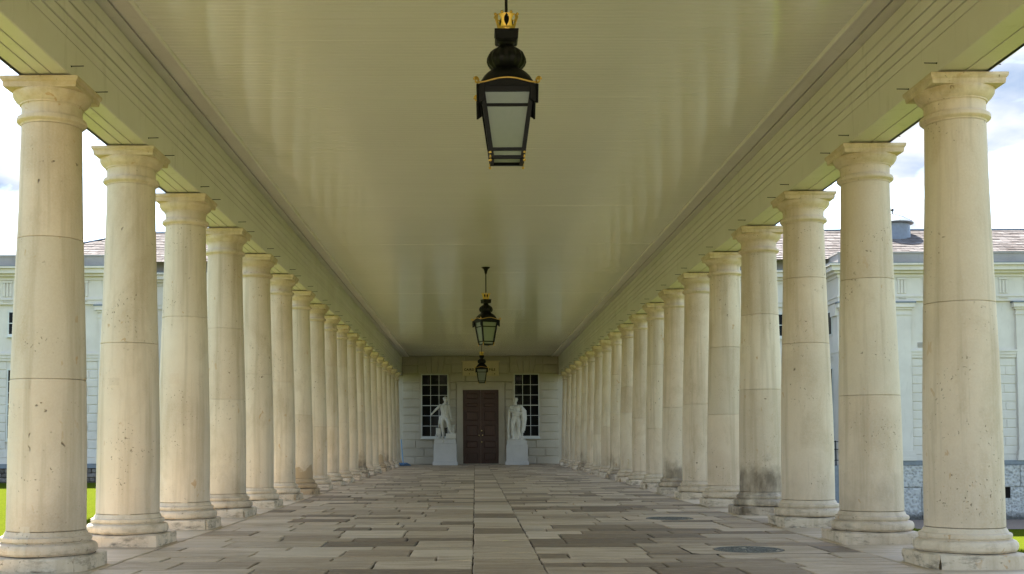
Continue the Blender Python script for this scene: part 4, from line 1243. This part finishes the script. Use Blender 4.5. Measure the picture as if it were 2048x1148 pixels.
# cloak: folds hanging down the back and from both shoulders
for k in range(9):
    u = -1 + 2 * k / 8
    mb.tube([(u * .20, .13, 1.62), (u * .26, .19, 1.20), (u * .29 + .02 * math.sin(k * 2), .20, .65), (u * .27, .19, .08)], [.06, .065, .06, .055], 7)
for x, zz in ((-.30, .32), (-.345, .22)): mb.tube([(-.20, .04, 1.66), (x + .02, .05, 1.40), (x - .02, .04, .85), (x - .03, .03, zz)], [.05, .05, .045, .04], 7)
for q, (x, yy, zz) in enumerate(((.30, -.06, .42), (.36, -.02, .36), (.41, .03, .46), (.26, -.08, .95))):
    mb.tube([(.19, -.02, 1.68), (x + .03, yy - .02, 1.40), (x + .05, yy - .03, 1.05), (x - .02, yy, zz)], [.06, .065, .06, .045], 8)
mb.tube([(-.22, -.06, 1.64), (-.05, -.17, 1.56), (.16, -.12, 1.67)], [.04, .03, .04], 7); mb.tube([(-.2, -.14, 1.22), (.05, -.20, 1.18), (.27, -.12, 1.25)], [.035, .04, .045], 7)
for k in range(5): mb.tube([(-.10 + .05 * k, .10, .95), (-.09 + .05 * k, .08, .5), (-.11 + .055 * k, .04, .06)], [.05, .05, .055], 7)
sculpt(mb, 'figure', st2, 'marble')
mb = MB()
for q in range(2): mb.tube([(.29 + .075 * math.cos(a * PI / 8), -.15 + q * .04, .13 + .075 * math.sin(a * PI / 8)) for a in range(17)], .024, 7)
mb.build('rope_coil', 'marble', st2, 'all')
MB().rect(-.40, -.28, .05, .26, -.06, .16, .02).build('cloak_hem', 'marble', st2)

# ------------------------------------------------------------------ mop leaning at the last left column
mp = thing('mop', 'blue mop with a light blue handle leaning by the last left column', 'mop', (-3.30, 53.45, 0))
MB().tube([(0, 0, .12), (-.10, .05, 1.22)], .026, 8).build('handle', 'blue_plastic', mp, 40)
mb = MB(); random.seed(9)
MB().tube([(-.11, 0, .10), (.11, 0, .10)], .035, 8).build('clamp', 'blue_plastic', mp, 40)
for k in range(46):
    a = random.uniform(0, 2 * PI); r = random.uniform(.18, .34)
    x0, y0 = random.uniform(-.09, .09), random.uniform(-.02, .02)
    mb.tube([(x0, y0, .13), (x0 + .45 * r * math.cos(a), y0 + .3 * r * math.sin(a), random.uniform(.09, .13)), (x0 + r * math.cos(a), y0 + .6 * r * math.sin(a), .018)], [.020, .022, .016], 5)
mb.build('mop_strands', 'blue_cloth', mp, 'all')['kind'] = 'stuff'

# ------------------------------------------------------------------ small things on the floor and lawn edge
lf = MB().add([(-.04, 0, .004), (0, -.022, .012), (.045, .005, .006), (0, .024, .014), (-.04, 0, .001), (0, -.022, .009), (.045, .005, .003), (0, .024, .011)],
              [(0, 1, 2, 3), (7, 6, 5, 4), (0, 4, 5, 1), (1, 5, 6, 2), (2, 6, 7, 3), (3, 7, 4, 0)]).build('leaf', 'leaf', None)
lf.location = (.33, 12.85, .004); tag(lf, 'small pale yellow leaf lying on the central paving strip', 'leaf')
random.seed(17)
mb = MB()
def blade(x, y):
    z = ground_z(x, y); h = random.uniform(.03, .075); a = random.uniform(0, 2 * PI); w = .006; l = random.uniform(0, .03)
    ca, sa = math.cos(a), math.sin(a)
    mb.add([(x - w * ca, y - w * sa, z - .005), (x + w * ca, y + w * sa, z - .005), (x - l * sa, y + l * ca, z + h)], [(0, 1, 2)])
for _ in range(42000):
    y = random.uniform(11.5, 30); u = random.uniform(0, 1)
    blade(XC - 4.62 - u * (.9 + .12 * (y - 11)), y)
for _ in range(26000):
    y = random.uniform(10.2, 24); u = random.uniform(0, 1)
    blade(XC + 4.62 + u * (1.3 + .12 * (y - 10)), y)
g = mb.build('grass_blades', 'grass_blade'); g['kind'] = 'stuff'; g['label'] = 'short bright green lawn grass beside the colonnade floor'; g['category'] = 'grass'
